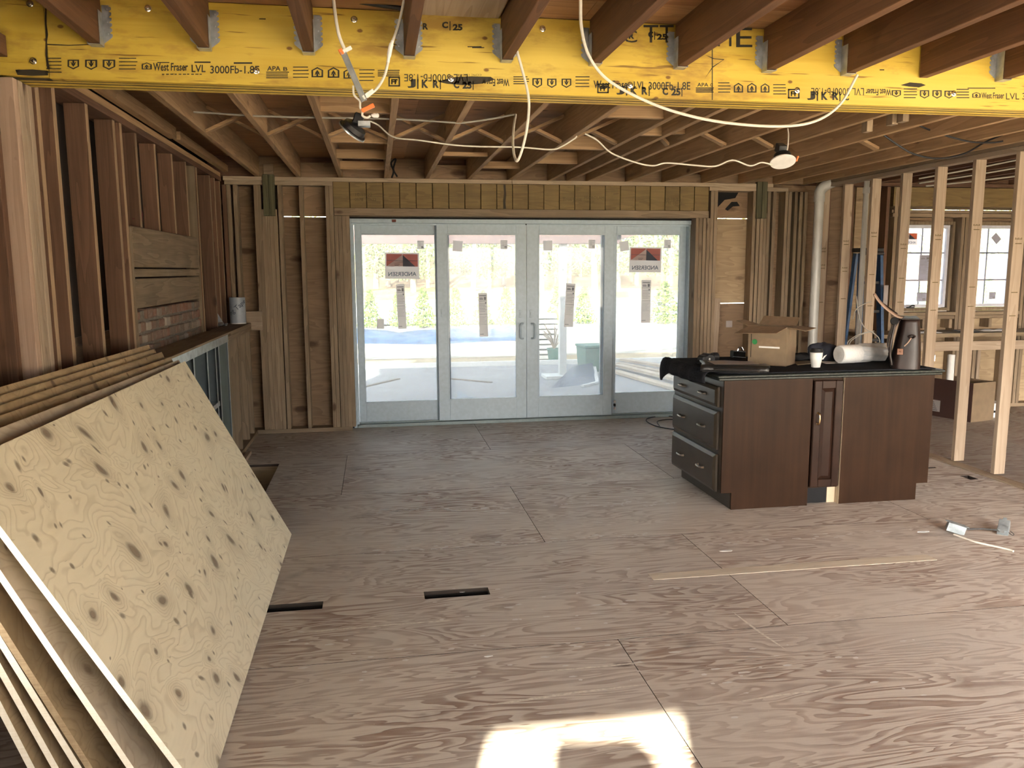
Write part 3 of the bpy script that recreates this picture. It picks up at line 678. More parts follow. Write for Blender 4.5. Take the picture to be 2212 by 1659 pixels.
MB().box((XK-.05,4.9,.02),(XK-.045,ky(463,731),.56)).build('green_board', M_GREEN2, kw)
MB().box((XK-.088,ky(474,727),.01),(XK-.012,ky(490,722),1.05)).build('green_board', M_GREEN, kw)
for y in (6.64,7.02,7.42,7.70): board('stud', (XL1+.01,y,.038), (XK-.002,y+.038,1.0), W_MID['Z'], kw)
board('top_plate', (XL1+.008,6.62,1.0), (XK,7.82,1.038), W_MID['Y'], kw); board('top_plate', (XL1+.008,6.73,1.039), (XK,7.82,1.07), W_MID['Y'], kw)
board('sole_plate', (XL1+.008,6.62,.0), (XK+.01,7.855,.037), W_MID['Y'], kw)
board('offcut', (-1.115,6.55,.0), (-1.085,6.98,.03), W_NEW['Y'], floor)
MB().box((XK-.07,ky(427,800),.66),(XK-.035,ky(427,800)+.06,.76)).build('junction_box', M_DARKST, kw)

# ------------------------------------------------------------------ right stud wall
wr = empty('wall_right', (4.57, 5.6, 0), 'open partition of pale new studs on the right', 'wall', kind='structure')
for i, y in enumerate((7.744,7.339,6.894,6.458,6.02,5.595,5.17,4.74,4.31,3.88)):
    st = board('stud', (4.53,y,.019 if i > 4 else .038), (4.619,y+.038,2.366), W_NEW['Z'], wr, .002)
    if i < 7:
        mb = MB()
        for zz in (1.72+.06*(i%3), 1.55-.03*i, 1.2+.05*(i%2)):
            mb.box((4.548,y-.0008,zz),(4.60,y-.0002,zz+.006))
            if zz > 1.5: [mb.box((4.545+.012*k,y-.0008,zz+.03),(4.551+.012*k,y-.0002,zz+.045-.004*(k % 2))) for k in range(5)]
        mb.build('grade_stamp', M_STAMP2, st)
board('top_plate', (4.528,3.6,2.367), (4.62,7.86,2.403), W_NEW['Y'], wr); board('top_plate', (4.526,3.6,2.405), (4.622,7.86,2.443), W_MID['Y'], wr)
board('block', (4.53,7.40,.62), (4.619,7.72,.66), W_NEW['Y'], wr)

# ------------------------------------------------------------------ window wall of the side room
ww = empty('wall_side_room', (6.3, 7.93, 0), 'plywood-backed stud wall with windows in the side room', 'wall', kind='structure')
def wstud(x, z0=.038, z1=2.40, mat=None, w_=.038): board('stud', (x,YB0,z0), (x+w_,YB1,z1), mat or W_MID['Z'], ww, tilt=.001)
for x in (4.66,4.93,5.34): wstud(x, mat=W_OLD['Z'])
for x in (5.44,5.485): wstud(x)
WINS = [(5.53,6.225,1.085,2.05),(6.345,7.02,1.085,2.05),(7.135,7.81,1.085,2.05)]
for x in (6.245,6.29,7.04,7.085): wstud(x, z1=2.09)
wstud(7.83); wstud(7.9)
board('header', (5.42,YB0+.004,2.20), (8.1,YB1-.01,2.40), M_HDR, ww); board('header_seat', (5.42,YB0,2.09), (8.1,YB1,2.13), W_MID['X'], ww)
board('header_seat', (5.42,YB0+.02,2.135), (8.1,YB1,2.165), W_MID['X'], ww)
board('top_plate', (4.62,YB0,2.405), (8.1,YB1,2.443), W_OLD['X'], ww)
for a, b in ((5.5,6.245),(6.33,7.04),(7.12,7.83)):
    board('sill_plate', (a,YB0,1.04), (b,YB1,1.075), W_MID['X'], ww); board('sill_plate', (a,YB0+.01,1.0), (b,YB1,1.037), W_MID['X'], ww)
    for k in range(3): board('cripple', (a+.03+(b-a-.1)*k/2,YB0,.9), (a+.068+(b-a-.1)*k/2,YB1,.998), W_MID['Z'], ww)
for x in (5.2,5.75,6.5,6.56,6.9,7.5): board('cripple', (x,YB0,.038), (x+.038,YB1,.70), W_MID['Z'] if x != 6.56 else W_NEW['Z'], ww)
board('sole_plate', (4.62,YB0,0), (8.1,YB1,.038), W_MID['X'], ww)
def wpanel(x0, x1, z0, z1, mat): board('sheathing_panel', (x0,YB1+.0005,z0), (x1,YB1+.0125,z1), mat, ww, 0)
wpanel(4.6,5.52,.0,1.3,M_SHEATH['X']); wpanel(4.6,5.05,1.3002,2.62,M_SHEATH['X']); wpanel(5.0502,5.522,1.3002,2.62,M_SHEATHP)
wpanel(5.522,6.6,.0,1.08,M_SHEATHP); wpanel(6.602,8.1,.0,1.08,M_SHEATHP)
wpanel(5.522,8.1,2.055,2.168,M_SHEATH['X']); wpanel(5.522,8.1,2.180,2.62,M_SHEATH['X'])
for a, b in ((6.23,6.34),(7.025,7.13),(7.815,8.1)): wpanel(a, b, 1.082, 2.053, M_SHEATH['Z'])
MB().box((5.06,YB1-.022,.9),(5.42,YB1-.001,2.40)).build('pale_panel', M_SHEATHP, ww)

def window(n, x0, x1, z0, z1, label):
    wn_ = empty('window_%d' % n, ((x0+x1)/2, 7.97, z0), label, 'window', kind='structure')
    Y0, Y1 = 7.93, 8.03; t = .035
    mb = MB()
    mb.box((x0,Y0,z0),(x0+t,Y1,z1)); mb.box((x1-t,Y0,z0),(x1,Y1,z1)); mb.box((x0+t,Y0,z0),(x1-t,Y1,z0+t)); mb.box((x0+t,Y0,z1-t),(x1-t,Y1,z1))
    mb.build('window_frame', W_OLDB['Z'], wn_, .002)
    s = MB(); a, b, c, d = x0+t+.004, x1-t-.004, z0+t+.004, z1-t-.004; q = .032
    s.box((a,Y0+.03,c),(a+q,Y1-.02,d)); s.box((b-q,Y0+.03,c),(b,Y1-.02,d)); s.box((a+q,Y0+.03,c),(b-q,Y1-.02,c+q)); s.box((a+q,Y0+.03,d-q),(b-q,Y1-.02,d))
    sash = s.build('sash', plain('lavender_white_sash', (.62,.64,.74), .4), wn_, .002)
    MB().box((a+q-.005,Y0+.055,c+q-.005),(b-q+.005,Y0+.059,d-q+.005)).build('pane', M_GLASSW, sash)
    MU = plain('lavender_muntin', (.46,.46,.62), .4)
    MB().box(((a+b)/2-.007,Y0+.060,c+q),((a+b)/2+.007,Y0+.07,d-q)).build('muntin', MU, sash)
    for k in (1,2): zz = c+(d-c)*k/3; MB().box((a+q,Y0+.0605,zz-.007),(b-q,Y0+.069,zz+.007)).build('muntin', MU, sash)
    return wn_, sash, (a+q, b-q, c+q, d-q, Y0+.053)
def small_label(parent, x0, x1, z0, z1, Y, rot=0.0, mats=None, kind='blank'):
    mb = MB(); cx, cz = (x0+x1)/2, (z0+z1)/2; M = R3(rot, 'Y')
    def P(u, v, dy=0): q = M @ Vector((u*(x1-x0)/2, 0, v*(z1-z0)/2)); return (cx+q.x, Y+dy, cz+q.z)
    def rect(u0, u1, v0, v1, mi, dy): mb.add([P(u0,v0,dy),P(u1,v0,dy),P(u1,v1,dy),P(u0,v1,dy)], [(0,1,2,3)], mi)
    rect(-1,1,-1,1,0,0)
    if kind == 'energy':
        rect(-.8,.8,.86,.9,1,-.0004); rect(.3,.75,.68,.82,1,-.0004); rect(-.75,.1,.70,.74,2,-.0004); rect(-.75,0,.76,.79,2,-.0004); rect(-.9,.9,.63,.645,1,-.0004)
        for k in range(6): rect(-.8,.8-.25*(k%2),.5-.07*k,.515-.07*k,2,-.0004)
        rect(.5,.8,.52,.58,1,-.0004); rect(-.9,.9,.02,.035,1,-.0004); rect(-.85,-.3 if False else .0,-.9,-.875,1,-.0004)
        for k in range(7): rect(-.8,.75-.2*(k%3),-.08-.06*k,-.072-.06*k,2,-.0004)
    if kind == 'grid':
        rect(-.85,.85,.84,.92,1,-.0004)
        for k in range(3):
            rect(-.8,.1,.55-.35*k,.6-.35*k,2,-.0004); rect(-.6,.7,.4-.35*k,.44-.35*k,2,-.0004)
        rect(.2,.75,-.75,-.35,1,-.0004); rect(.35,.6,-.65,-.45,0,-.0008)
    if kind == 'brand':
        # mirrored lettering: the sticker faces outdoors and is read from behind
        rect(-.92,.92,-.05,.9,1,-.0004)
        for tri, mi in (([(-.92,-.05),(.0,-.05),(0,.82)],0), ([(.04,-.05),(.78,-.05),(.04,.82)],2)):
            mb.add([P(u,v,-.0008) for u, v in tri], [(0,1,2)], mi)
        rect(-.92,.92,.38,.41,2,-.001); rect(-.01,.04,-.05,.9,0,-.001)
        rect(-.45,-.15,.1,.13,2,-.0012); rect(-.45,-.2,.0,.03,2,-.0012)
        mb.text('ANDERSEN', (cx,Y-.0008,cz-(z1-z0)*.39), (-1,0,0), (0,0,1), (x1-x0)*.165, 2, .012, True)
    for i in range(len(mb.f)):   # face the room
        f = mb.f[i]; a, b, c = (mb.v[f[k]] for k in range(3))
        if (b-a).cross(c-a).y > 0: mb.f[i] = f[::-1]
    return mb.build('sticker', mats or [M_STWHITE, M_STGREY, M_STGREY], parent, solid=0)
BR = [M_STWHITE, M_STRED, M_STNAVY]
w1, s1, g1 = window(1, *WINS[0], 'left of two casement windows behind the right stud wall')
w2, s2, g2 = window(2, *WINS[1], 'right of two casement windows behind the right stud wall, diamond sticker on it')
w3, s3, g3 = window(3, *WINS[2], 'casement window cut off by the right edge of the picture')
def wlab(sash, gg, px0, py0, px1, py1, rot=0, kind='blank', mats=None):
    Y = gg[4]; a = ony(px0, py0, Y); b = ony(px1, py1, Y); small_label(sash, a.x, b.x, b.z, a.z, Y, rot, mats, kind)
LB = plain('lavender_label', (.40,.41,.52), .7); LBM = [LB, M_STGREY, M_STGREY]
MRO = plain('sticker_orange_red', (.60,.13,.06), .7)
wlab(s1, g1, 1945, 503, 1981, 529, kind='brand', mats=[M_STWHITE, MRO, M_STNAVY]); wlab(s1, g1, 1987, 551, 2006, 607, kind='energy', mats=LBM); wlab(s1, g1, 1981, 632, 2001, 651, kind='grid', mats=LBM)
wlab(s2, g2, 2080, 492, 2094, 512, kind='grid', mats=[M_STWHITE,M_STGREY,M_STGREY]); wlab(s2, g2, 2068, 517, 2105, 541, kind='brand', mats=[M_STWHITE, MRO, M_STNAVY])
wlab(s2, g2, 2144, 507, 2160, 523, rot=.785, mats=LBM); wlab(s2, g2, 2137, 631, 2150, 646, kind='grid', mats=LBM); wlab(s2, g2, 2080, 609, 2090, 617, kind='grid', mats=[M_STWHITE,M_STGREY,M_STGREY])
p = ony(1966,662,7.92); MB().box((p.x-.04,7.90,1.118),(p.x+.04,7.93,1.132)).tube([(p.x-.03,7.90,1.13),(p.x,7.885,1.15),(p.x+.03,7.89,1.145)],.008,6).build('crank_handle', M_DARKST, s1)

# ------------------------------------------------------------------ sliding door
dr = empty('door_1', (1.51, 8.04, 0), 'white four-panel sliding glass door in the back wall', 'sliding door', kind='structure')
X0, X1, ZT = -.244, 3.262, 2.045
mb = MB(); Y0, Y1 = 7.985, 8.14
mb.box((X0,Y0,0),(X0+.028,Y1,ZT)); mb.box((X1-.028,Y0,0),(X1,Y1,ZT)); mb.box((X0+.028,Y0,ZT-.04),(X1-.028,Y1,ZT))
mb.box((X0+.028,Y0+.03,ZT-.06),(X1-.028,Y0+.04,ZT-.04)); mb.box((X0+.028,Y0+.02,.0),(X0+.05,Y1-.05,ZT-.04)); mb.box((X1-.05,Y0+.02,.0),(X1-.028,Y1-.05,ZT-.04))
mb.build('door_frame', M_DOOR, dr, .002)
mb = MB(); mb.box((X0+.028,Y0-.004,0),(X1-.028,Y1,.032)); mb.box((X0+.05,Y0+.045,.032),(X1-.05,Y0+.05,.045)); mb.box((X0+.05,Y0+.095,.032),(X1-.05,Y0+.10,.045)); mb.build('door_sill', M_SILL, dr, .002)
MB().box((X0-.016,Y0-.004,0),(X0-.001,Y1,ZT+.016)).box((X0,Y0-.004,ZT+.001),(X1,Y1,ZT+.016)).box((X1+.001,Y0-.004,0),(X1+.012,Y1,ZT+.016)).build('gasket', M_BLACK, dr)
xd = lambda px, Y: ony(px, 690, Y).x
def panel_door(pl, pr, Yf, Yb, gl, gr, gt, gb, z0, ztop):
    a, b = pl, pr; Ym = (Yf+Yb)/2
    g0, g1_ = ony(gl, 690, Ym-.004), ony(gr, 690, Ym-.004); zt_ = ony((gl+gr)/2, gt, Ym).z; zb_ = ony((gl+gr)/2, gb, Ym).z
    mb = MB()
    mb.box((a,Yf,z0),(g0.x,Yb,ztop)); mb.box((g1_.x,Yf,z0),(b,Yb,ztop)); mb.box((g0.x,Yf,z0),(g1_.x,Yb,zb_)); mb.box((g0.x,Yf,zt_),(g1_.x,Yb,ztop))
    d = mb.build('door_panel', M_DOOR, dr, .002)
    MB().box((g0.x-.004,Ym-.003,zb_-.004),(g1_.x+.004,Ym+.003,zt_+.004)).build('glass_pane', M_GLASS, d)
    bd = MB(); e = .012
    for q in (((g0.x-e,Yf-.004,zb_-e),(g0.x+.002,Yf,zt_+e)),((g1_.x-.002,Yf-.004,zb_-e),(g1_.x+e,Yf,zt_+e)),((g0.x+.002,Yf-.004,zb_-e),(g1_.x-.002,Yf,zb_+.002)),((g0.x+.002,Yf-.004,zt_-.002),(g1_.x-.002,Yf,zt_+e))): bd.box(*q)
    bd.build('glazing_bead', M_DOOR, d, .001)
    return d, Ym-.0042
zt0 = ZT-.045
d1, G1 = panel_door(X0+.052, xd(972,8.10), 8.075, 8.115, 786, 941.5, 507.5, 866, .034, zt0)
d4, G4 = panel_door(xd(1296,8.10), X1-.052, 8.075, 8.115, 1329, 1464, 507.5, 846, .034, zt0)
d2, G2 = panel_door(xd(946,8.0), xd(1138,8.0)-.002, 8.012, 8.060, 969, 1114.5, 507.5, 860, .04, zt0)
d3, G3 = panel_door(xd(1138,8.0)+.002, xd(1324.5,8.0), 8.012, 8.060, 1163.5, 1303.5, 507.5, 854, .04, zt0)
def dlab(d, Y, px0, py0, px1, py1, rot=0, kind='blank', mats=None):
    a = ony(px0, py0, Y); b = ony(px1, py1, Y); small_label(d, a.x, b.x, b.z, a.z, Y, rot, mats, kind)
dlab(d1,G1,831,546,906,602,.015,'brand',BR); dlab(d4,G4,1360,534,1428,588,.015,'brand',BR)
dlab(d1,G1,856.5,614,877,710,-.03,'energy'); dlab(d2,G2,1034,633,1053.5,727,-.02,'energy'); dlab(d3,G3,1221,612.5,1240,706,.05,'energy'); dlab(d4,G4,1386,605,1404.5,697,0,'energy')
dlab(d1,G1,901,520,916,538,0,'grid'); dlab(d2,G2,1081,519,1096,538,0,'grid'); dlab(d3,G3,1271.5,518,1285.5,537,0,'grid'); dlab(d4,G4,1434.5,518,1449,536,0,'grid')
dlab(d1,G1,814,689,830,710,.03); dlab(d2,G2,978,520,999,543,.08); dlab(d3,G3,1173.5,520,1193,541,-.02); dlab(d4,G4,1339,521,1358,542,-.15)
for d, px in ((d2,1128),(d3,1151)):
    a = ony(px, 698, 8.0); b = ony(px, 732, 8.0); h_ = MB(); sgn = 1 if d is d3 else -1
    k_ = sgn*.034; h_.tube([(a.x-k_*.4,8.010,a.z-.004),(a.x+k_*.3,7.985,a.z-.006),(a.x+k_*.6,7.975,a.z-.03),(a.x+k_*.6,7.972,(a.z+b.z)/2),(a.x+k_*.6,7.975,b.z+.03),(a.x+k_*.3,7.985,b.z+.006),(a.x-k_*.4,8.010,b.z+.004)], .009, 8)
    h_.build('handle', M_DOOR, d, .001, smooth=True)
    c = ony(px+(-4 if d is d2 else -4), 678, 8.0); MB().box((c.x-.012,8.004,c.z-.04),(c.x+.012,8.012,c.z+.04)).box((c.x-.004,7.994,c.z-.015),(c.x+.004,8.004,c.z+.012)).build('latch', M_DOOR, d, .002)
c = ony(955, 676, 8.0); MB().box((c.x-.011,8.005,c.z-.04),(c.x+.011,8.012,c.z+.04)).box((c.x-.004,7.996,c.z-.012),(c.x+.004,8.005,c.z+.012)).build('latch', M_DOOR, d2, .002)
c = ony(1325,880,8.05); 
for k in range(3): MB().box((c.x-.001,8.02,.09+.035*k),(c.x+.016,8.05,.115+.035*k)).build('bumper', M_BLACK if k % 2 else M_STWHITE, d3)
c = ony(851,477,7.984); MB().box((c.x-.02,7.983,c.z-.012),(c.x+.02,7.985,c.z+.012)).build('red_tag', M_STRED, dr)
MB().box((xd(1137,8)-.006,8.0,ZT-.05),(xd(1137,8)+.006,8.011,ZT-.036)).build('stop', M_BLACK, dr)

# ------------------------------------------------------------------ outer shell: front wall with openings (behind the viewer), end wall, roof
wf = empty('wall_front', (3, -1.67, 0), 'front wall behind the viewer with window openings', 'wall', kind='structure')
mb = MB()
for q in (((-1.52,-1.75,0),(-.92,-1.6,2.62)),((-.92,-1.75,0),(-.21,-1.6,.9)),((-.92,-1.75,2.04),(-.21,-1.6,2.62)),((-.21,-1.75,0),(1.3,-1.6,2.62)),((1.3,-1.75,2.04),(8.0,-1.6,2.62)),((8.0,-1.75,0),(8.1,-1.6,2.62)),((1.3,-1.75,0),(8.0,-1.6,.06))): mb.box(*q)
mb.build('sheathing', M_SHEATHP, wf)
for x in (2.55,3.85,5.15,6.45,7.3): MB().box((x-.03,-1.72,.061),(x+.03,-1.63,2.039)).build('mullion', M_DOOR, wf)
mb = MB(); mb.prism([(-.69,-1.72,.9),(-.26,-1.72,.9),(-.27,-1.72,1.72),(-.31,-1.72,1.86),(-.36,-1.72,1.95),(-.42,-1.72,1.985),(-.68,-1.72,2.0),(-.69,-1.72,1.99)], (0,.015,0)); mb.build('added_shade_board', M_SHEATH['Z'], wf)  # added unseen board, shaped to cast the shadow inside the sun patch
we = empty('wall_end', (8.15, 3, 0), 'end wall of the side room with wide openings', 'wall', kind='structure')
MB().box((8.1,-1.75,0),(8.2,-1.4,2.62)).box((8.1,-1.4,0),(8.2,1.6,.3)).box((8.1,-1.4,2.1),(8.2,1.6,2.62)).box((8.1,1.6,0),(8.2,8.0,2.62)).build('sheathing', M_SHEATHP, we)
for y in (.15,): MB().box((8.12,y-.03,.301),(8.18,y+.03,2.099)).build('mullion', M_DOOR, we)
pr_ = MB(); pr_.box((-4.6,-6.5,2.30),(-1.525,2.6,2.42)); pr_.box((-4.6,-6.0,-.3),(-4.5,-5.9,2.3)); pr_.box((-4.6,2.5,-.3),(-4.5,2.6,2.3)); tag(pr_.build('added_sun_screen', M_SIDING), 'flat roof added unseen beyond the left wall to block the sun', 'roof', kind='structure')  # unseen roof added to keep direct sun out of the left opening
rf = MB(); rf.box((-1.7,-1.9,2.626),(8.3,8.35,3.9)); tag(rf.build('roof', M_SIDING), 'roof storey above the open joists', 'roof', kind='structure')
# ================================================================== THINGS
# ------------------------------------------------------------------ the yellow beam
YF = 3.5
beam = empty('laminated_beam', (3.3, 3.59, 2.293), 'long yellow laminated timber beam with black stencilled lettering across the ceiling', 'beam')
xs_ = ony(100, 90, YF).x
board('beam_ply', (-1.52,YF+.001,2.300), (xs_-.002,YF+.0345,2.603), M_BEAM, beam, .002); board('beam_ply', (xs_+.001,YF,2.293), (8.09,YF+.0345,2.603), M_BEAM, beam, .002)
for k in range(1, 4): board('beam_ply', (-1.52,YF+.0475*k,2.293+.001*(k % 2)), (8.09,YF+.0475*k+.0335,2.603), M_BEAM, beam, .003)
MB().box((-1.51,YF+.03,2.2945),(8.08,YF+.17,2.595)).build('ply_gap_shade', M_GLUEGAP, beam)  # black fill draws the joints wide, with the shade between plies
E_ = Vector((0,-.0006,0))
def bp(px, py): return ony(px, py, YF) + E_
class Ink(MB):
    def t(s, st, x0, x1, yb, ytop, flip=False, bold=.02):
        vs, fs = text_geo(st, bold); ax = min(v.x for v in vs); bx_ = max(v.x for v in vs); ay = min(v.y for v in vs); by = max(v.y for v in vs)
        o = bp(x0, yb); o2 = bp(x1, yb); up = bp(x0, ytop)-o; rt = o2-o
        if flip: o = o + rt + up; rt, up = -rt, -up
        s.add([o + rt*((v.x-ax)/(bx_-ax)) + up*((v.y-ay)/(by-ay)) for v in vs], fs)
    def r(s, x0, x1, y0, y1): s.add([bp(x0,y1), bp(x1,y1), bp(x1,y0), bp(x0,y0)], [(0,1,2,3)])
    def poly(s, pts): s.add([bp(*p) for p in pts], [tuple(range(len(pts)))])
    def lines(s, x0, x1, y0, y1, n=4):
        for k in range(n): y = y0+(y1-y0)*k/(n-1); s.r(x0, x1+random.uniform(-2,2), y-1.0, y+1.0)
    def house(s, x0, x1, y0, y1, up=True):
        w_, h_ = x1-x0, y1-y0; m_ = (x0+x1)/2
        q = (lambda u, v: (x0+w_*u, y1-h_*v)) if up else (lambda u, v: (x0+w_*u, y0+h_*v))
        s.poly([q(0,0),q(.14,0),q(.14,.62),q(0,.70)]); s.poly([q(.86,0),q(1,0),q(1,.70),q(.86,.62)]); s.poly([q(0,.70),q(.5,1),q(1,.70),q(1,.58),q(.5,.86),q(0,.58)])
        s.poly([q(.14,0),q(.86,0),q(.86,.12),q(.14,.12)]); s.poly([q(.28,.2),q(.5,.45),q(.72,.2),q(.72,.3),q(.5,.62),q(.28,.3)]); s.poly([q(.42,.12),q(.58,.12),q(.58,.4),q(.42,.4)])
        s.poly([q(.3,.42),q(.5,.72),q(.7,.42),q(.62,.42),q(.5,.58),q(.38,.42)])
    def logo(s, x0, x1, y0, y1):
        s.r(x0,x0+3,y0,y1); s.r(x1-3,x1,y0,y1); s.r(x0,x1,y0,y0+3); s.r(x0,x1,y1-3,y1); xm = (x0+x1)/2
        s.r(x0+6,x0+9,y0+5,y1-5); s.r(x0+6,x1-5,y0+5,y0+8); s.r(x0+6,x1-7,(y0+y1)/2-1.3,(y0+y1)/2+1.3); s.r(xm+1,xm+4,y0+5,y1-5)
i1 = Ink()  # stencil, left third
i1.lines(100,134,126,156,5); i1.house(146,171,129,150,False); i1.house(184,210,129,151,False); i1.house(222,249,129,151,False); i1.lines(257,295,126,149); i1.house(306,328,135,150)
i1.t('West Fraser', 331,406,153,136); i1.t('LVL', 414,444,156,140, bold=.012); i1.t('3000Fb-1.8E', 454,560,159,142, bold=.012)
i1.t('APA',577,606,153,143); i1.t('B',612,621,153,145); i1.lines(575,623,156,168,4); i1.lines(633,667,145,167); i1.house(673,698,145,167); i1.house(708,733,145,168); i1.house(742,765,148,170); i1.lines(776,808,151,174)
i1.r(340,366,134,136); i1.r(420,455,133,136); i1.r(505,545,134.5,138); [i1.r(350+9*k,355+9*k+(k % 3),159.5,161.5) for k in range(10)]
i1.build('stencil', M_STAMP, beam)
i2 = Ink()
i2.lines(816,863,152,164,4); i2.t('LVL 3000Fb-1.8E',873,1010,176,160,True,.0); i2.lines(1109,1141,166,181); i2.house(1150,1171,169,190,False); i2.house(1182,1202,170,190,False); i2.house(1213,1234,170,190,False); i2.lines(1243,1272,166,187)
i2.t('West Fraser',1282,1362,191,174); i2.t('LVL',1369,1394,192,176,bold=.012); i2.t('3000Fb-1.8E',1401,1491,194,177,bold=.012); i2.t('CCMC 12904-R',988,1040,164,160,True,0); i2.t('West Fraser',1040,1100,186,170,True)
i2.t('APA',1506,1530,187,179); i2.t('C',1534,1540,187,180); i2.lines(1503,1541,190,199,4); i2.lines(1551,1577,179,199); i2.house(1585,1605,179,200); i2.house(1614,1634,179,200); i2.house(1643,1662,180,200); i2.lines(1670,1697,183,203)
i2.build('stencil', M_STAMP, beam)
i3 = Ink()
i3.t('LVL 3000Fb-1.8E',1752,1866,206,190,True,.0); i3.t('West Fraser',1870,1925,206,192,True); i3.house(1926,1946,195,210,False); i3.lines(1952,1980,192,211); i3.house(1987,2007,195,213,False); i3.house(2014,2034,195,213,False); i3.house(2040,2060,196,213,False); i3.lines(2066,2092,193,211); i3.house(2100,2118,199,211)
i3.t('West Fraser',2120,2169,213,200); i3.t('LVL 3000Fb-1.8E',2173,2300,215,201,bold=0); i3.r(2090,2150,189.5,191.5)
i3.build('stencil', M_STAMP, beam)
i4 = Ink()  # overprinted bold marks
for x, dy in ((0,0),(451,14.5),(863,26)):
    k = 1-.0001*x
    i4.logo(839+x,864+x,166+dy,187+dy); i4.t('J',880+x,898+x,190+dy,171+dy,False,.05); i4.r(901+x,904+x,171+dy,192+dy); i4.t('K',911+x,925+x,190+dy,172+dy,False,.05); i4.t('R',935+x,948+x,190+dy,173+dy,False,.05); i4.r(950+x,952.5+x,172+dy,193+dy)
    if x < 800: i4.t('C',980+x,992+x,191+dy,175+dy,False,.05); i4.t('25',999+x,1019+x,192+dy,176+dy,False,.05); i4.r(1021+x,1023+x,175+dy,194+dy)
i4.t('C',1823,1834,217,203,False,.05)
i4.t('K',897,909,63,50,False,.05); i4.t('R',913,925,64,50,False,.05); i4.t('C',955,968,61,47,False,.05); i4.r(971,973,46,66); i4.t('25',978,999,66,52,False,.05)
i4.t('R',1358,1370,84,72,False,.05); i4.t('C',1400,1411,81,68,False,.05); i4.r(1413,1415,68,86); i4.t('25',1419,1441,86,73,False,.05)
i4.build('stencil', M_STAMP, beam)
i5 = Ink(); i5.t('C',1346,1376,92,66,False,.0); i5.t('T',1390,1422,92,54,False,.0); i5.t('T',1425,1455,92,54,False,.0); i5.t('H',1550,1580,100,62,False,.0); i5.t('E',1590,1625,102,60,False,.0)
i5.r(1537.5,1539.5,105,216); i5.poly([(1522,118),(1542,126),(1565,128),(1540,146),(1522,170),(1539,144),(1562,129.5),(1540,127.5)])
i5.build('marker_writing', M_STAMP, beam)
i6 = Ink()   # torn black patches, pitch and glue lines
i6.poly([(945,176),(985,166),(1020,165),(1060,166),(1069,172),(1040,181),(1000,184),(965,181)]); i6.poly([(1945,184),(1965,178),(1990,180),(2000,184),(1985,189),(1962,187)]); i6.poly([(33,151),(70,150),(104,153),(104,163),(70,164),(38,162)])
i6.poly([(98,0),(101,0),(101,52),(104,75),(101,95),(102,120),(108,150),(102,150),(98,118),(99,80),(97,40)]); i6.poly([(102,95),(150,97),(200,95),(200,97),(150,99),(102,97.5)])
for px, py, w_ in ((560,40,14),(1010,100,30),(840,95,20),(1020,102,26),(1650,140,12),(1900,150,10)): i6.r(px,px+w_,py,py+2)
i6.build('dark_stain', M_GLUEGAP, beam)
for px, py in ((65,8),(320,18),(72,132),(554,153),(765,42),(974,170),(1172,62),(1361,184),(1722,195),(2060,202)):
    p = ony(px, py, YF); M = R3(math.pi/2, 'X')
    MB().lathe([(.013,0),(.013,.002),(.0095,.003),(.009,.006),(.006,.0095),(.0,.0105)], p, 14, M).build('bolt', M_CHROME, beam, smooth=True)
# joist hangers nailed to the beam
for x in NEARX[1:]:
    if abs(x-2.52) < .01 or x > 5: continue
    mb = MB(); z0, z1 = 2.417, 2.572; t = .0016; hw = .0225
    for s in (-1, 1):
        a, b = x+s*hw, x+s*(hw+.034)
        poly = [(a,z0+.012),(b-s*.004,z0+.035)]
        n = 6
        for k in range(n):
            zz = z0+.035+(z1-z0-.035)*k/n; dz = (z1-z0-.035)/n
            poly += [(b,zz+dz*.25),(b,zz+dz*.7),(b-s*.008,zz+dz*.8),(b-s*.008,zz+dz*.95)]
        poly += [(b,z1),(a,z1)]
        P = [(u,YF-.0008,v) for u, v in poly]
        mb.prism(P if s < 0 else P[::-1], (0,-t,0))
        mb.box((x+s*hw,YF-.052,z0),(x+s*(hw+t),YF-.001,z1-.03))
        for k in range(3): mb.lathe([(.004,0),(.004,.0015),(0,.0025)], (x+s*(hw+.018),YF-.0025,z0+.05+.045*k), 8, R3(math.pi/2,'X'))
    mb.box((x-hw,YF-.052,z0-t),(x+hw,YF-.001,z0))
    mb.build('joist_hanger', M_GALV, beam)

# ------------------------------------------------------------------ leaning plywood sheets
def ply(name, label, bn, bf, tf, tn, mats, yn=2.28, yf=4.72):
    t = .018; z = .0095
    a, b, c, d = Vector((bn,yn,z)), Vector((bf,yf,z)), Vector((tf[0],yf,tf[1])), Vector((tn[0],yn,tn[1]))
    n = (b-a).cross(d-a).normalized()*t
    mb = MB(); mb.add([a-n,b-n,c-n,d-n,a,b,c,d], [(3,2,1,0),(4,5,6,7)], 0); mb.add([a-n,b-n,c-n,d-n,a,b,c,d], [(0,1,5,4),(1,2,6,5),(2,3,7,6),(3,0,4,7)], 1)
    return tag(mb.build(name, mats), label, 'plywood sheet', 'plywood sheets leaning on the left wall')
ply('plywood_sheet', 'front pale knotty plywood sheet of the stack leaning on the left wall', -.53, -.53, (-1.067,1.051), (-1.107,1.045), [M_PLYF,M_EDGE])
ply('plywood_sheet', 'second plywood sheet, right behind the pale knotty front one, cut edge coloured sunlit white', -.655, -.565, (-1.103,1.058), (-1.173,1.074), [M_PLYG,M_EDGE], 2.27, 4.73)
ply('plywood_sheet', 'third leaning plywood sheet, orange-brown along its top edge', -.764, -.625, (-1.138,1.078), (-1.245,1.089), [M_PLYB,M_EDGEB], 2.27, 4.70)
ply('plywood_sheet', 'fourth leaning plywood sheet in the stack, dirty brown face', -.800, -.72, (-1.186,1.106), (-1.272,1.110), [M_PLYB,M_EDGE], 2.28, 4.715)
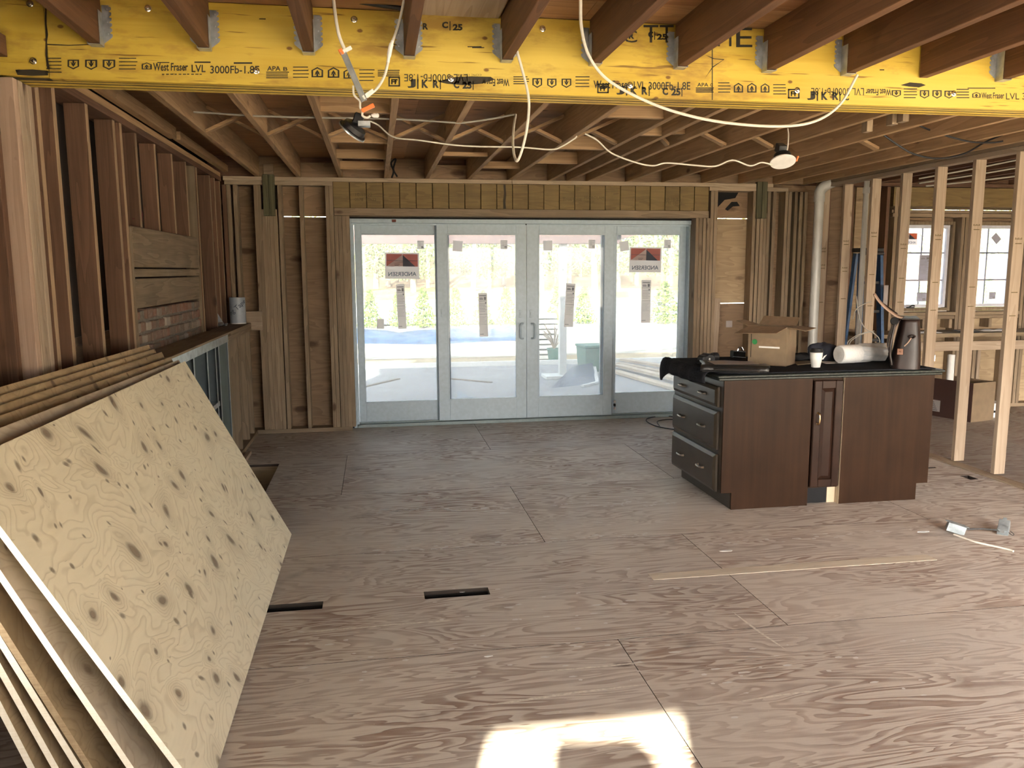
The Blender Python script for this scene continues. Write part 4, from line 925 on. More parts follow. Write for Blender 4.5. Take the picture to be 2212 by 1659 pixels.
ply('plywood_sheet', 'fifth leaning plywood sheet, second from the wall', -.871, -.80, (-1.219,1.125), (-1.298,1.135), [M_PLYB,M_EDGE], 2.29, 4.70)
ply('plywood_sheet', 'rearmost leaning plywood sheet, closest to the left wall', -.93, -.88, (-1.250,1.148), (-1.322,1.156), [M_PLYB,M_EDGE], 2.28, 4.71)
# ------------------------------------------------------------------ kitchen island
YC = 4.74
def pull(mb, p, d, out, L=.045, mi=0):
    p, d, out = Vector(p), Vector(d), Vector(out)
    mb.tube([p-d*L, p-d*L*.9+out*.018, p-d*L*.3+out*.024, p+d*L*.3+out*.024, p+d*L*.9+out*.018, p+d*L], lambda t: .0055+.003*abs(2*t-1)**2, 8, mi)
    for s in (-1, 1): mb.lathe([(.009,0),(.009,.002),(.004,.006)], p+d*L*s, 10, Matrix((( -out.z if abs(out.x)<.5 else 0,0,out.x),(0,1,0),(0,0,0))) if False else Vector((0,0,1)).rotation_difference(out).to_matrix(), mi)
def side_panel(x0, x1, notch, parent, name='side_panel'):
    poly = [(x0,.112),(x0,.85),(x1,.85),(x1,.0),(x0+notch,.0),(x0+notch,.112)] if notch > 0 else [(x0,.0),(x0,.85),(x1,.85),(x1,.112),(x1+notch,.112),(x1+notch,.0)]
    MB().prism([(u,YC,v) for u, v in poly], (0,.018,0)).build(name, M_CAB, parent, .001)
ca = empty('drawer_cabinet', (2.47, 5.17, 0), 'dark brown island base cabinet with three drawers on its left side', 'cabinet')
side_panel(2.165, 2.772, .072, ca)
MB().box((2.185,YC+.019,.112),(2.77,5.60,.85)).build('body', M_CAB, ca)
MB().box((2.237,YC+.019,.0),(2.252,5.60,.111)).build('toe_kick', M_CABD, ca)
MB().box((2.168,YC+.019,.112),(2.184,5.60,.85)).build('face_frame', M_CABD, ca)
for z0, z1 in ((.668,.80),(.388,.638),(.108,.358)):
    y0, y1 = 4.80, 5.575; mb = MB()
    mb.box((2.150,y0,z0),(2.167,y1,z1))
    # moulded lip all round the drawer front
    a, b = .0, .022
    mb.hexa([(2.150,y0,z0),(2.150,y0,z1),(2.150,y1,z1),(2.150,y1,z0),(2.138,y0+b,z0+b),(2.138,y0+b,z1-b),(2.138,y1-b,z1-b),(2.138,y1-b,z0+b)])
    d = mb.build('drawer', M_CABD, ca, .002)
    for f in (.27, .73):
        h = MB(); pull(h, (2.138,y0+(y1-y0)*f,(z0+z1)/2), (0,1,0), (-1,0,0)); h.build('handle', M_NICKEL, d, smooth=True)
cb = empty('narrow_cabinet', (2.885, 5.15, 0), 'narrow island cabinet with one raised panel door, between two wide panels', 'cabinet')
MB().box((2.776,YC+.022,.112),(2.993,5.60,.85)).build('body', M_CAB, cb)
x0, x1, z0, z1 = 2.782, 2.982, .125, .832; mb = MB()
fr = .052
for q in (((x0,YC-.012,z0),(x0+fr,YC+.008,z1)),((x1-fr,YC-.012,z0),(x1,YC+.008,z1)),((x0+fr,YC-.012,z0),(x1-fr,YC+.008,z0+fr)),((x0+fr,YC-.012,z1-fr),(x1-fr,YC+.008,z1))): mb.box(*q)
dd = mb.build('door', M_CABDOOR, cb, .004)
a, b, c, d_ = x0+fr, x1-fr, z0+fr, z1-fr; e = .022
pm = MB(); pm.box((a,YC+.002,c),(b,YC+.008,d_)); pm.hexa([(a,YC+.002,c),(b,YC+.002,c),(b,YC+.002,d_),(a,YC+.002,d_),(a+e,YC-.010,c+e),(b-e,YC-.010,c+e),(b-e,YC-.010,d_-e),(a+e,YC-.010,d_-e)])
pm.build('raised_panel', M_CABDOOR, dd)
h = MB(); pull(h, (2.812,YC-.012,.585), (0,0,1), (0,-1,0), .035); h.build('handle', M_BRASS, dd, smooth=True)
MB().box((2.938,YC+.045,.0),(2.995,YC+.06,.111)).build('cleat', M_CABIN, cb); MB().box((2.776,YC+.05,.0),(2.937,YC+.065,.111)).build('toe_kick', M_BLACK, cb)  # black board set forward, paints the dark of the toe recess
cc = empty('end_cabinet', (3.32, 5.17, 0), 'dark brown island base cabinet at the right end, plain panel side', 'cabinet')
side_panel(2.998, 3.648, -.083, cc)
MB().box((2.9965,YC+.001,.0),(2.9978,YC+.6,.85)).build('raw_edge', M_CABIN, cc)
MB().box((3.0,YC+.019,.112),(3.63,5.60,.85)).build('body', M_CAB, cc); MB().box((3.548,YC+.019,.0),(3.563,5.60,.111)).build('toe_kick', M_CABD, cc)
for k in range(2):
    y0 = YC+.03+.42*k; d = MB().box((3.650,y0,.13),(3.668,y0+.40,.83)).build('door', M_CABD, cc, .003)
    h = MB(); pull(h, (3.668,y0+(.35 if k == 0 else .05),.62), (0,0,1), (1,0,0), .035); h.build('handle', M_BRASS, d, smooth=True)
wt = MB(); wt.box((2.105,4.705,.869),(3.70,5.655,.886)); wt.box((2.117,4.717,.8505),(3.688,5.643,.8685)); tag(wt.build('worktop', M_GRAN, None, .005), 'black-green granite worktop on the kitchen island', 'worktop')
# quilted blanket over the worktop, hanging over its left edge
def blanket(u, v):
    y = 4.80+v*.83; prof = [(2.060,.775),(2.052,.83),(2.066,.893),(2.10,.908),(2.15,.897)]
    hang = .70+.6*max(0, min(1, (v-.80)*6)) - .55*max(0, .25-v)
    n = .10
    if u < n:
        k = u/n*4; i = min(3, int(k)); t = k-i; x = prof[i][0]*(1-t)+prof[i+1][0]*t; z = prof[i][1]*(1-t)+prof[i+1][1]*t
        if z < .893: z = .893-(.893-z)*hang
        x -= .006*math.sin(v*30)
    else:
        t = (u-n)/(1-n); x = 2.15+t*1.49; z = .892+.0025*math.sin(x*11+v*5)*math.sin(v*13)
        y = 4.80-(.072*min(1, t*9))+v*(.87+.06*min(1,t*9)) if t > 0 else y
    return (x, y, z)
bl = MB().grid(blanket, 70, 26); tag(bl.build('moving_blanket', M_CLOTH, smooth=True, solid=.006, angle=80), 'dark charcoal quilted blanket spread over the granite worktop', 'blanket')
ZT2 = .898
# --- cardboard box with open flaps
pc = onz(1697, 792, ZT2)
cbx = empty('cardboard_box', (pc.x, pc.y, ZT2), 'open brown cardboard box with a green dot on the worktop', 'box', rotz=math.radians(-46))
L_, D_, H_ = .262, .20, .262; t = .004; mb = MB()
mb.box((-L_,0,0),(0,t,H_)); mb.box((-L_,D_-t,0),(0,D_,H_)); mb.box((-L_,t,0),(-L_+t,D_-t,H_)); mb.box((-t,t,0),(0,D_-t,H_)); mb.box((-L_,0,0),(0,D_,t)); mb.build('carton', M_CARD, cbx)
def flap(nm, a, b, c, d): MB().slab(a, b, c, d, .004).build(nm, M_CARDI, cbx)
flap('flap', (-L_,0,H_), (0,0,H_), (-.03,-.125,H_-.035), (-L_-.055,-.125,H_-.045))
flap('flap', (0,0,H_), (0,D_,H_), (.125,D_+.02,H_-.012), (.125,-.01,H_-.02))
flap('flap', (0,D_,H_), (-L_,D_,H_), (-L_+.0,D_+.10,H_+.055), (-.01,D_+.10,H_+.05))
flap('flap', (-L_,D_,H_), (-L_,0,H_), (-L_-.10,.02,H_+.03), (-L_-.10,D_-.02,H_+.03))
mb = MB(); mb.lathe([(.018,0),(.018,.0006)], (-L_+.045,-.0008,H_*.60), 18, R3(math.pi/2,'X'), 0); mb.build('round_sticker', M_GREENDOT, cbx)
MB().box((-L_+.07,-.0008,.125),(-.045,0,.185)).build('tape_label', M_CARDI, cbx); MB().box((-L_+.075,-.0012,.118),(-.045,0,.130)).build('torn_label', M_PAPER, cbx)
MB().box((.0002,.05,H_-.07),(.001,.09,H_-.01)).build('tape_strip', M_CARDI, cbx); MB().box((-L_+.005,-.0022,H_-.008),(-.07,-.001,H_-.0)).build('yellow_edge', M_YELLOW, cbx)
MB().box((-L_+.018,-.0010,.05),(-L_+.022,0,H_-.03)).build('seam', M_BLACK, cbx)
fl = onz(1746, 785, ZT2); tag(MB().slab((fl.x-.13,fl.y-.09,ZT2+.0005),(fl.x+.12,fl.y+.02,ZT2+.0005),(fl.x+.06,fl.y+.13,ZT2+.0005),(fl.x-.06,fl.y+.10,ZT2+.0005),-.004).build('cardboard_sheet', M_CARD), 'flat scrap of cardboard beside the open box on the worktop', 'cardboard')
# --- paper cup
p = onz(1762, 793, ZT2); cup = empty('paper_cup', p, 'white paper coffee cup with a black lid on the worktop', 'cup', rotz=0)
MB().lathe([(.0285,0),(.029,.002),(.031,.018),(.0318,.019),(.0338,.034),(.0346,.035),(.0366,.050),(.0374,.051),(.0395,.072),(.0415,.102),(.0425,.104)], (0,0,0), 28).build('cup_body', M_CUP, cup, smooth=True)
MB().lathe([(.0435,.100),(.0445,.104),(.0435,.109),(.0405,.113),(.0395,.122),(.036,.124),(.034,.119),(0,.119)], (0,0,0), 28).build('lid', M_BLKPL, cup, smooth=True)
def wrap_text(st, R_, zc, ang0, size, mat, parent, tilt=0.0, bold=0.0, rz=None):
    vs, fs = text_geo(st, bold); cx = (min(v.x for v in vs)+max(v.x for v in vs))/2; M = Matrix.Rotation(tilt, 2); out = []
    for v in vs:
        q = M @ Vector(((v.x-cx)*size, (v.y-.35)*size)); z = zc+q.y; r = (R_ if rz is None else rz(z))+.0006; an = ang0+q.x/r
        out.append((r*math.cos(an), r*math.sin(an), z))
    return MB().add(out, fs).build('lettering', mat, parent)
cr_ = lambda z: .0375+(z-.051)*.093
for n_, z in ((7, .079), (10, .068)): wrap_text('-'*n_, 0, z, -math.pi/2-.25, .0095, M_STGREY, cup, rz=cr_)
MB().slab((.036,-.012,.055),(.042,-.012,.05),(.066,-.020,.085),(.05,-.012,.075),.001).build('paper_tag', M_PAPER, cup)
# --- navy cloth bundle
p = onz(1789, 784, ZT2)
def lump(name, c, rx, ry, rz, mat, seed, flat=.0, nu=20, nv=12, amp=.18):
    rnd = random.Random(seed); ph = [rnd.uniform(0,6) for _ in range(8)]; mb = MB()
    def fn(u, v):
        th = u*2*math.pi; f = v*math.pi; r = 1+amp*(math.sin(3*th+ph[0])*math.sin(2*f+ph[1])+.6*math.sin(5*th+ph[2]+2*f))
        z = math.cos(f)*rz*r; sx = math.sin(f)**.6
        return (c[0]+rx*r*sx*math.cos(th), c[1]+ry*r*sx*math.sin(th), max(c[2]+.0005, c[2]+rz+z))
    return mb.grid(fn, nu, nv).build(name, mat, smooth=True, angle=75)
tag(lump('fabric_bundle', (p.x+.03,p.y+.13,ZT2), .10, .075, .062, M_NAVY, 3), 'navy fabric bundle behind the paper cup on the worktop', 'cloth')
p2 = onz(1752, 782, ZT2); tag(lump('black_pouch', (p2.x-.035,p2.y+.10,ZT2), .085, .05, .026, M_BLACK, 5), 'crumpled black pouch between the cardboard box and the paper cup', 'pouch')
# --- paper towel roll
a = onz(1820, 787, ZT2); ax = Vector((1,.18,0)).normalized(); r = .064; c0 = Vector((a.x,a.y+.05,ZT2+r)); L = .285
tr = empty('paper_towel_roll', (c0.x, c0.y, ZT2), 'white paper towel roll in loose wrap lying on the worktop', 'paper towel')
M = Vector((0,0,1)).rotation_difference(ax).to_matrix()
MB().lathe([(.020,.0),(r-.010,.0),(r-.002,.006),(r,.02),(r,L-.05),(r*.985,L-.03),(r*.9,L),(.020,L),(.020,.0)], c0, 36, M).build('roll', M_TOWEL, tr, smooth=True)
MB().lathe([(.0195,.001),(.0195,L-.001),(.0175,L-.001),(.0175,.001),(.0195,.001)], c0, 24, M).build('core', M_CARDI, tr, smooth=True)
MB().lathe([(.0174,.012),(0,.0121)], c0, 20, M).build('core_shadow_plug', M_BLACK, tr)
def wrapfn(u, v):
    t = -.9+u*3.6; x = L*(.55+.75*v); rr = (r+.003+.004*math.sin(9*t+4*v))*(1-.0*v)
    if v > .6: rr *= 1+.12*(v-.6)*math.sin(7*t)
    q = c0+ax*x+Vector((0,0,1))*(math.sin(t)*rr)+ax.cross(Vector((0,0,1)))*(math.cos(t)*rr); q.z = max(q.z, ZT2+.001); return q
MB().grid(wrapfn, 24, 10).build('wrap_film', M_TRANSL, tr, smooth=True, angle=80)
q0, q1 = onz(1779,785,ZT2), onz(1876,790,ZT2); mb = MB(); mb.grid(lambda u, v: (q0.x+u*(q1.x-q0.x)+.02*v, q0.y-.03+v*.13+.008*u, ZT2+.0012+.002*math.sin(u*9)*v), 10, 4); tag(mb.build('paper_sheet', M_PAPER, solid=.0008), 'thin white paper under the paper towel roll', 'paper')
# --- black portfolio, sheet on it
p = onz(1603, 806, ZT2); bf = empty('portfolio', (p.x, p.y+.12, ZT2), 'bulky black leather portfolio lying on the left of the worktop', 'portfolio', rotz=math.radians(-24))
LM = plain('black_leather', (.012,.012,.012), .34, bump=.3, nscale=200)
MB().grid(lambda u, v: (-.21+.42*u+.01*math.sin(v*5), -.12+.25*v, .006+.010*math.sin(u*4+v*2)*v+.036*min(1,(1-v)*6)*min(1,v*10+.2)), 16, 12).build('cover', LM, bf, smooth=True, solid=.010, angle=60)
MB().box((-.20,-.115,.001),(.20,.12,.018)).build('pages', M_BLACK, bf, .004)
MB().tube([(-.12,-.125,.018),(-.08,-.137,.024),(.10,-.137,.022),(.15,-.125,.016)], .010, 8).build('handle', LM, bf, smooth=True)
ps = MB(); ps.grid(lambda u, v: (p.x-.17+.30*u+.03*v, p.y+.03+.19*v, ZT2+.0555+.004*math.sin(u*5)*v-.004*u), 8, 5); tag(ps.build('paper_sheet', M_STWHITE, solid=.0008), 'grey printed sheet on top of the black portfolio', 'paper')
# --- black camera-like case with a white dot
p = onz(1531, 788, ZT2); bc = empty('black_case', (p.x, p.y+.04, ZT2), 'small black gadget case with a white dot at the left of the worktop', 'case', rotz=.2)
MB().prism([(-.045,-.035,.0),(.045,-.035,.0),(.052,-.035,.02),(.05,-.035,.055),(.03,-.035,.072),(-.005,-.035,.078),(-.02,-.035,.066),(-.05,-.035,.058),(-.055,-.035,.02)], (0,.075,0)).build('shell', M_BLKPL, bc, .008)
MB().lathe([(.0075,0),(.0075,.002),(0,.0022)], (.0,-.0352,.038), 16, R3(math.pi/2,'X')).build('dot', M_WHITEP, bc); MB().box((-.006,-.0382,.037),(.006,-.0374,.039)).build('dot_mark', M_BLACK, bc)
MB().lathe([(.028,0),(.030,.01),(.030,.04),(.026,.045),(.0,.046)], (.065,.03,.045), 18, R3(math.pi/2,'Y')).build('barrel', M_BLKPL, bc, smooth=True)
MB().box((-.06,-.05,.0),(.08,.05,.004)).build('base', M_BLACK, bc)
# --- dark open case with pale rims behind
p = onz(1606, 776, ZT2); mc = empty('metal_rimmed_case', (p.x, p.y+.10, ZT2), 'dark case with pale metal rims behind the portfolio, left of the cardboard box', 'case', rotz=-.1)
MB().box((-.04,-.03,.0),(.05,.05,.05)).build('body', M_BLACK, mc, .004)
for z in (.008,.05): mb = MB(); mb.bar((-.045,-.033,z+.006),(.052,-.033,z-.004),.004,.004); mb.build('rim', M_GALVB, mc)
MB().tube([(0,0,.05),(.01,.0,.075),(.03,.01,.078),(.045,.01,.055)], .007, 8).build('clasp', M_CHROME, mc, smooth=True)
# --- leather bag seen from its end
pb = onz(1957, 797, ZT2); bag = empty('leather_bag', (pb.x, pb.y, ZT2), 'glossy dark brown leather shoulder bag standing on the right of the worktop', 'bag', rotz=math.radians(-33))
Hb = .325
mb = MB()
def bagfn(u, v):
    th = u*2*math.pi; hw = .088-.036*v**1.1; dp = .17-.02*v
    cx_, sx_ = math.cos(th), math.sin(th); e = .45
    x = hw*math.copysign(abs(cx_)**e, cx_); y = .16+dp*math.copysign(abs(sx_)**e, sx_)
    x += .012*v; bul = 1+.05*math.sin(v*3.1)
    return (x*bul, y, v*Hb)
mb.grid(bagfn, 40, 14); n = 40; mb.f.append(tuple(range(41))[::-1][:40]); mb.m.append(0)
mb.build('body', M_LEATH, bag, smooth=True, solid=.004, angle=70)
MB().slab((-.045,.0,Hb+.004),(.065,.01,Hb+.004),(.06,.31,Hb+.006),(-.045,.31,Hb+.006),.008).build('flap', M_LEATH, bag, .003)
MB().grid(lambda u, v: (-.05-.045*math.sin(u*3.0)-.03*u, .02+.28*v, Hb-.005-u*.27), 12, 6).build('front_flap', M_LEATH, bag, smooth=True, solid=.006, angle=70)
st_ = [(-.035,.03,Hb+.008),(-.075,.03,Hb+.02),(-.13,.04,Hb+.06),(-.18,.05,Hb+.11),(-.215,.06,Hb+.16)]
s_ = MB(); pth = smooth_path(st_, 5)
s_.grid(lambda u, v: tuple(pth[round(u*(len(pth)-1))]+Vector((.012*(v-.5),.030*(v-.5),.010*(v-.5)))), len(pth)-1, 2); s_.build('strap', M_STRAP, bag, smooth=True, solid=.004)
pth2 = smooth_path([(-.215,.06,Hb+.16),(-.20,.08,Hb+.13),(-.13,.09,Hb+.075),(-.07,.08,Hb+.03)], 5)
MB().grid(lambda u, v: tuple(pth2[round(u*(len(pth2)-1))]+Vector((.010*(v-.5),.026*(v-.5),.0))), len(pth2)-1, 2).build('strap', M_LEATH, bag, smooth=True, solid=.003)
MB().tube([(.0,-.012,.215),(.012,-.024,.222),(.03,-.024,.222),(.04,-.012,.215),(.03,-.016,.205),(.01,-.016,.205),(.0,-.012,.215)], .005, 8).build('strap_ring', M_LEATH, bag, smooth=True)
MB().tube([(.018,-.02,.205),(.0,-.026,.175),(-.02,-.028,.15)], .004, 8).build('cord', M_STRAP, bag, smooth=True)
MB().box((-.06,-.035,.095),(-.025,-.022,.135)).lathe([(.006,0),(.006,.003),(0,.004)],(-.04,-.0345,.118),10,R3(math.pi/2,'X')).build('luggage_tag', plain('tan_leather_tag',(.16,.065,.03),.4), bag, .004)
MB().lathe([(.022,-.012),(.026,0),(.022,.012)], (-.085,.02,Hb-.015), 16, R3(math.pi/2,'X')).build('buckle', M_BLACK, bag, smooth=True)
MB().tube([(-.08,.02,Hb-.03),(-.095,.02,.2),(-.10,.02,.10),(-.085,.03,.02)], .008, 8).build('hanging_strap', M_LEATH, bag, smooth=True)
p = onz(1915, 780, ZT2); tag(lump('dark_glove', (p.x-.0,p.y+.02,ZT2), .055, .06, .028, M_BLACK, 9), 'small black clump between the paper towel roll and the leather bag', 'cloth')
# ------------------------------------------------------------------ cables and lamps under the ceiling
def cable(name, pts, r, mat, label, seg=7):
    P = [ony(x, y, Y) for x, y, Y in pts]
    return tag(MB().tube(P, r, seg).build(name, mat, smooth=True), label, 'cable')
cable('electrical_cable', [(1254,-6,2.9),(1256,60,3.1),(1272,120,3.3),(1310,170,3.38),(1380,211,3.40),(1460,242,3.40),(1560,264,3.40),(1680,273,3.40),(1760,262,3.40),(1815,225,3.40),(1852,162,3.42)], .0062, M_WIRE, 'long white electrical cable drooping in a loop before the yellow beam')
cable('electrical_cable', [(1112,96,3.42),(1128,150,3.42),(1142,212,3.42),(1140,265,3.42),(1131,312,3.44),(1119,346,3.45),(1112,340,3.5),(1108,310,3.6),(1110,275,3.75),(1114,248,3.9)], .0058, M_WIRE, 'short white cable dangling from a joist at mid ceiling, bent at its end')
cable('electrical_cable', [(418,242,4.9),(500,247,4.9),(565,251,4.9),(685,254,4.9),(850,257,4.9),(968,264,4.9),(1000,265,4.9),(1060,257,4.9),(1112,247,4.9)], .0055, M_WIREG, 'straight grey-white cable running across the far joists')
cable('electrical_cable', [(800,262,4.7),(818,271,4.7),(850,296,4.65),(905,303,4.6),(1000,315,4.6),(1120,318,4.6),(1190,323,4.6),(1214,316,4.6),(1240,300,4.6),(1246,294,4.6)], .0042, M_WIRE, 'thin white cable sagging under the far joists')
cable('electrical_cable', [(1264,289,4.6),(1290,303,4.6),(1320,330,4.6),(1370,350,4.6),(1410,358,4.6),(1440,352,4.6),(1500,357,4.6),(1545,359,4.6),(1582,346,4.6),(1620,358,4.6),(1645,351,4.6),(1668,356,4.6)], .0045, M_WIRE, 'white cable leading to the round dangling downlight')
cable('electrical_cable', [(1905,248,5.0),(1955,259,5.0),(2020,285,5.0),(2090,305,5.0),(2140,308,5.0),(2166,305,5.0)], .006, M_BLKPL, 'upper black cable hanging under the right far joists')
cable('electrical_cable', [(1907,290,5.2),(1935,310,5.2),(1975,333,5.2),(2030,342,5.2),(2085,331,5.2),(2130,306,5.2),(2180,286,5.2)], .0065, M_BLKPL, 'lower black cable looping under the right far joists')
cable('electrical_cable', [(755,0,3.44),(800,8,3.44),(840,14,3.44),(874,19,3.44)], .009, M_BLKPL, 'thick black cable along the top of the yellow beam')
cable('electrical_cable', [(846,384,7.6),(850,370,7.6),(845,352,7.6),(855,344,7.6),(850,365,7.62),(858,382,7.62)], .008, M_BLACK, 'tangle of black wires above the door header')
for k, (a, b) in enumerate((((1985,386),(2200,345)),((1985,396),(2200,362)),((2000,402),(2200,380)))):
    cable('electrical_cable', [(*a,6.6),((a[0]+b[0])/2,(a[1]+b[1])/2+1,6.5),(*b,6.4)], .007, M_WIREG, ('highest','middle','lowest')[k]+' pale cable under the side room ceiling')
# junction splice on the drop cable at the left and the lamp bracket
lf = empty('hanging_lamp_bracket', ony(765,165,3.3), 'metal lamp bracket with orange clips dangling on white cables before the beam', 'lamp')
YL = 3.3
q = lambda x, y, d=0: ony(x, y, YL+d)
MB().tube([q(720,-6),q(724,30),(q(732,75)),q(745,108)], .0065, 8).build('cable', M_WIRE, lf, smooth=True)
MB().tube([q(874,-6),q(862,50),q(848,90)], .0055, 8).build('cable', M_WIRE, lf, smooth=True)
MB().tube([q(848,88),q(843,105),q(838,135)], lambda t: .009 if .2 < t < .8 else .0065, 10).build('connector', M_WHITEP, lf, smooth=True)
MB().tube([q(838,135),q(830,165),q(815,190),q(792,210)], .0055, 8).build('cable', M_WIRE, lf, smooth=True)
a, b = q(741,112), q(787,218); d = (b-a).normalized(); sd_ = d.cross(Vector((0,1,0))).normalized()
mb = MB(); mb.bar(a, b, .020, .004, up=(0,1,0)); mb.bar(a-sd_*.010, b-sd_*.010, .003, .018, up=(0,1,0)); mb.bar(a+sd_*.010, b+sd_*.010, .003, .012, up=(0,1,0)); mb.build('bracket', M_GALVB, lf)
MB().bar(a, a-sd_*-.035+Vector((0,0,.004)), .014, .012, up=(0,1,0)).build('spring_hook', M_WHITEP, lf, .002); mb = MB(); mb.bar(b-d*.012, b-d*.012-sd_*-.045+Vector((0,0,.012)), .016, .012, up=(0,1,0)); mb.build('spring_hook', M_WHITEP, lf, .002)
MB().bar(q(733,114), q(741,110), .022, .012, up=(0,1,0)).build('orange_clip', M_ORANGE, lf, .002); MB().bar(q(781,240), q(808,227), .016, .014, up=(0,1,0)).build('orange_clip', M_ORANGE, lf, .002)
MB().tube([q(763,185),q(765,205),q(777,218),q(778,232),q(783,240),q(783,250),q(793,254),q(800,250)], .0042, 8).build('thin_wire', M_WIRE, lf, smooth=True)
MB().lathe([(.004,0),(.009,.01),(.009,.026),(.004,.03)], q(802,249), 10, R3(math.pi/2,'Y')).build('wire_nut', M_WHITEP, lf, smooth=True)
pk = empty('dangling_downlight', ony(765,275,3.36), 'black and grey wafer downlight dangling edge-on under the lamp bracket', 'lamp')
q = lambda x, y, d=0: ony(x, y, 3.36+d)
MB().bar(q(764,254), q(784,262), .045, .035, up=(0,1,0)).build('driver_box', M_BLKPL, pk, .004); MB().bar(q(773,268), q(800,268), .04, .022, up=(0,0,1)).build('box_cover', M_GALV, pk, .002)
c = q(763,280); nrm = Vector((-.60,.34,-.72)).normalized(); M = Vector((0,0,1)).rotation_difference(nrm).to_matrix()
MB().lathe([(.0,-.02),(.046,-.018),(.05,.0),(.058,.002),(.058,.006),(.048,.008),(.0,.008)], c, 28, M).build('disc', [M_BLKPL], pk, smooth=True); MB().lathe([(.056,.0062),(.060,.0066),(.060,.012),(.05,.014),(0,.0142)], c, 28, M).build('trim_ring', M_GALVB, pk, smooth=True)
MB().bar(q(761,297), q(768,284), .016, .010, up=(0,1,0)).build('orange_clip', M_ORANGE, pk, .002)
MB().tube([q(758,264),q(761,275),q(757,283)], .003, 6).build('thin_wire', M_WIRE, pk, smooth=True)
# round white downlight
c = ony(1691, 349, 4.6); dl = empty('round_downlight', c, 'round white downlight dangling on a cable under the far joists', 'lamp')
M = Vector((0,0,1)).rotation_difference(Vector((-.10,-.42,-.90)).normalized()).to_matrix()
MB().lathe([(.060,-.014),(.072,-.004),(.075,.0),(.074,.005),(.060,.006)], c, 36, M).build('trim_ring', M_WHITEP, dl, smooth=True); MB().lathe([(.0595,.0045),(.0,.006)], c, 36, M).build('lens', M_LENS, dl, smooth=True)
MB().lathe([(.0,-.05),(.045,-.05),(.05,-.045),(.055,-.015)], c, 24, M).build('housing', M_BLKPL, dl, smooth=True)
MB().obox(c+Vector((.015,.06,.085)), (.05,.06,.05), R3(.4,'X')).build('driver_box', M_DARKST, dl, .004); MB().tube([c+Vector((.02,.0,.05)),c+Vector((.028,.0,.09)),c+Vector((.045,.03,.16)),c+Vector((.05,.05,.20))], .004, 7).build('thin_wire', M_WIRE, dl, smooth=True)
MB().bar(c+Vector((.075,-.02,.0)), c+Vector((.085,-.02,.03)), .014, .008).build('orange_clip', M_ORANGE, dl)
# ------------------------------------------------------------------ white drain pipes in the right wall
def pipe(name, x, y, r, z1, label, coup=None, elbow=None):
    e = empty(name, (x, y, 0), label, 'pipe', 'white drain pipes in the right stud wall')
    pts = [(x,y,.002),(x,y,z1)]
    MB().lathe([(r,0),(r,z1)], (x,y,.002), 24).build('tube', M_PVC, e, smooth=True)
    if coup: MB().lathe([(r+.001,0),(r+.007,.001),(r+.007,.055),(r+.001,.056)], (x,y,coup), 24).build('coupling', M_PVC, e, smooth=True)
    if elbow:
        MB().tube([(x,y,z1-.03),(x,y,z1+.02),(x+.02,y-.005,z1+.06),(x+.07,y-.02,z1+.10),(x+.14,y-.04,z1+.13)], r+.006, 20, sm=6).build('elbow', M_PVC, e, smooth=True)
    return e
pipe('drain_pipe', 4.452, 7.66, .046, 2.29, 'thickest white drain pipe with an elbow, near the back corner', 2.22, True)
pipe('drain_pipe', 4.578, 7.06, .0245, 2.36, 'thinnest white drain pipe with a coupling, between two right wall studs', 2.25)
e3 = pipe('drain_pipe', 4.578, 6.50, .031, 2.36, 'plain white drain pipe left of the side room windows')
MB().lathe([(.031,0),(.031,.10),(.037,.101),(.037,.14),(.03,.141)], (4.578,6.50,2.446), 20).build('tube', M_PVC, e3, smooth=True)
# ------------------------------------------------------------------ roll of tape, square and tape measure on the low ledge
p = onz(515, 699, 1.071); rl = empty('tape_roll', p, 'tall pale grey roll of flashing tape standing on the low ledge', 'tape roll', rotz=0)
MB().lathe([(.030,.0),(.070,.0),(.0705,.004),(.0705,.236),(.070,.24),(.034,.24),(.034,.01),(.030,.0)], (0,0,0), 36).build('roll', M_TAPEW, rl, smooth=True)
MB().lathe([(.0708,.0),(.0712,.004),(.0708,.010)], (0,0,0), 36).build('bottom_rim', M_PAPER, rl, smooth=True)
wrap_text('ng Tape', .0712, .155, math.atan2(-p.y,-p.x)-.05, .062, M_STNAVY, rl, math.radians(38), .01)
p = onz(481, 704, 1.071); sq = empty('speed_square', (p.x-.02, p.y+.05, 1.0705), 'grey triangular carpenter square leaning on the left wall studs', 'square')
a = Vector((p.x-.06,p.y+.02,1.073)); MB().prism([a, a+Vector((.075,.0,.0)), a+Vector((-.01,.0,.165))], (0,.004,0)).build('blade', M_GALV, sq); MB().box((a.x-.01,a.y-.006,1.0705),(a.x+.08,a.y+.012,1.078)).build('fence', M_GALV, sq)
tm = empty('tape_measure', (p.x,p.y-.05,1.0705), 'chrome tape measure on the corner of the low ledge', 'tape measure')
MB().prism([(p.x-.045,p.y-.07,1.0708),(p.x+.02,p.y-.07,1.0708),(p.x+.025,p.y-.07,1.09),(p.x+.01,p.y-.07,1.107),(p.x-.025,p.y-.07,1.107),(p.x-.045,p.y-.07,1.092)], (0,.035,0)).build('case', M_CHROME, tm, .006)
MB().box((p.x+.03,p.y-.06,1.0708),(p.x+.05,p.y-.03,1.098)).build('hook', M_CHROME, tm, .003)
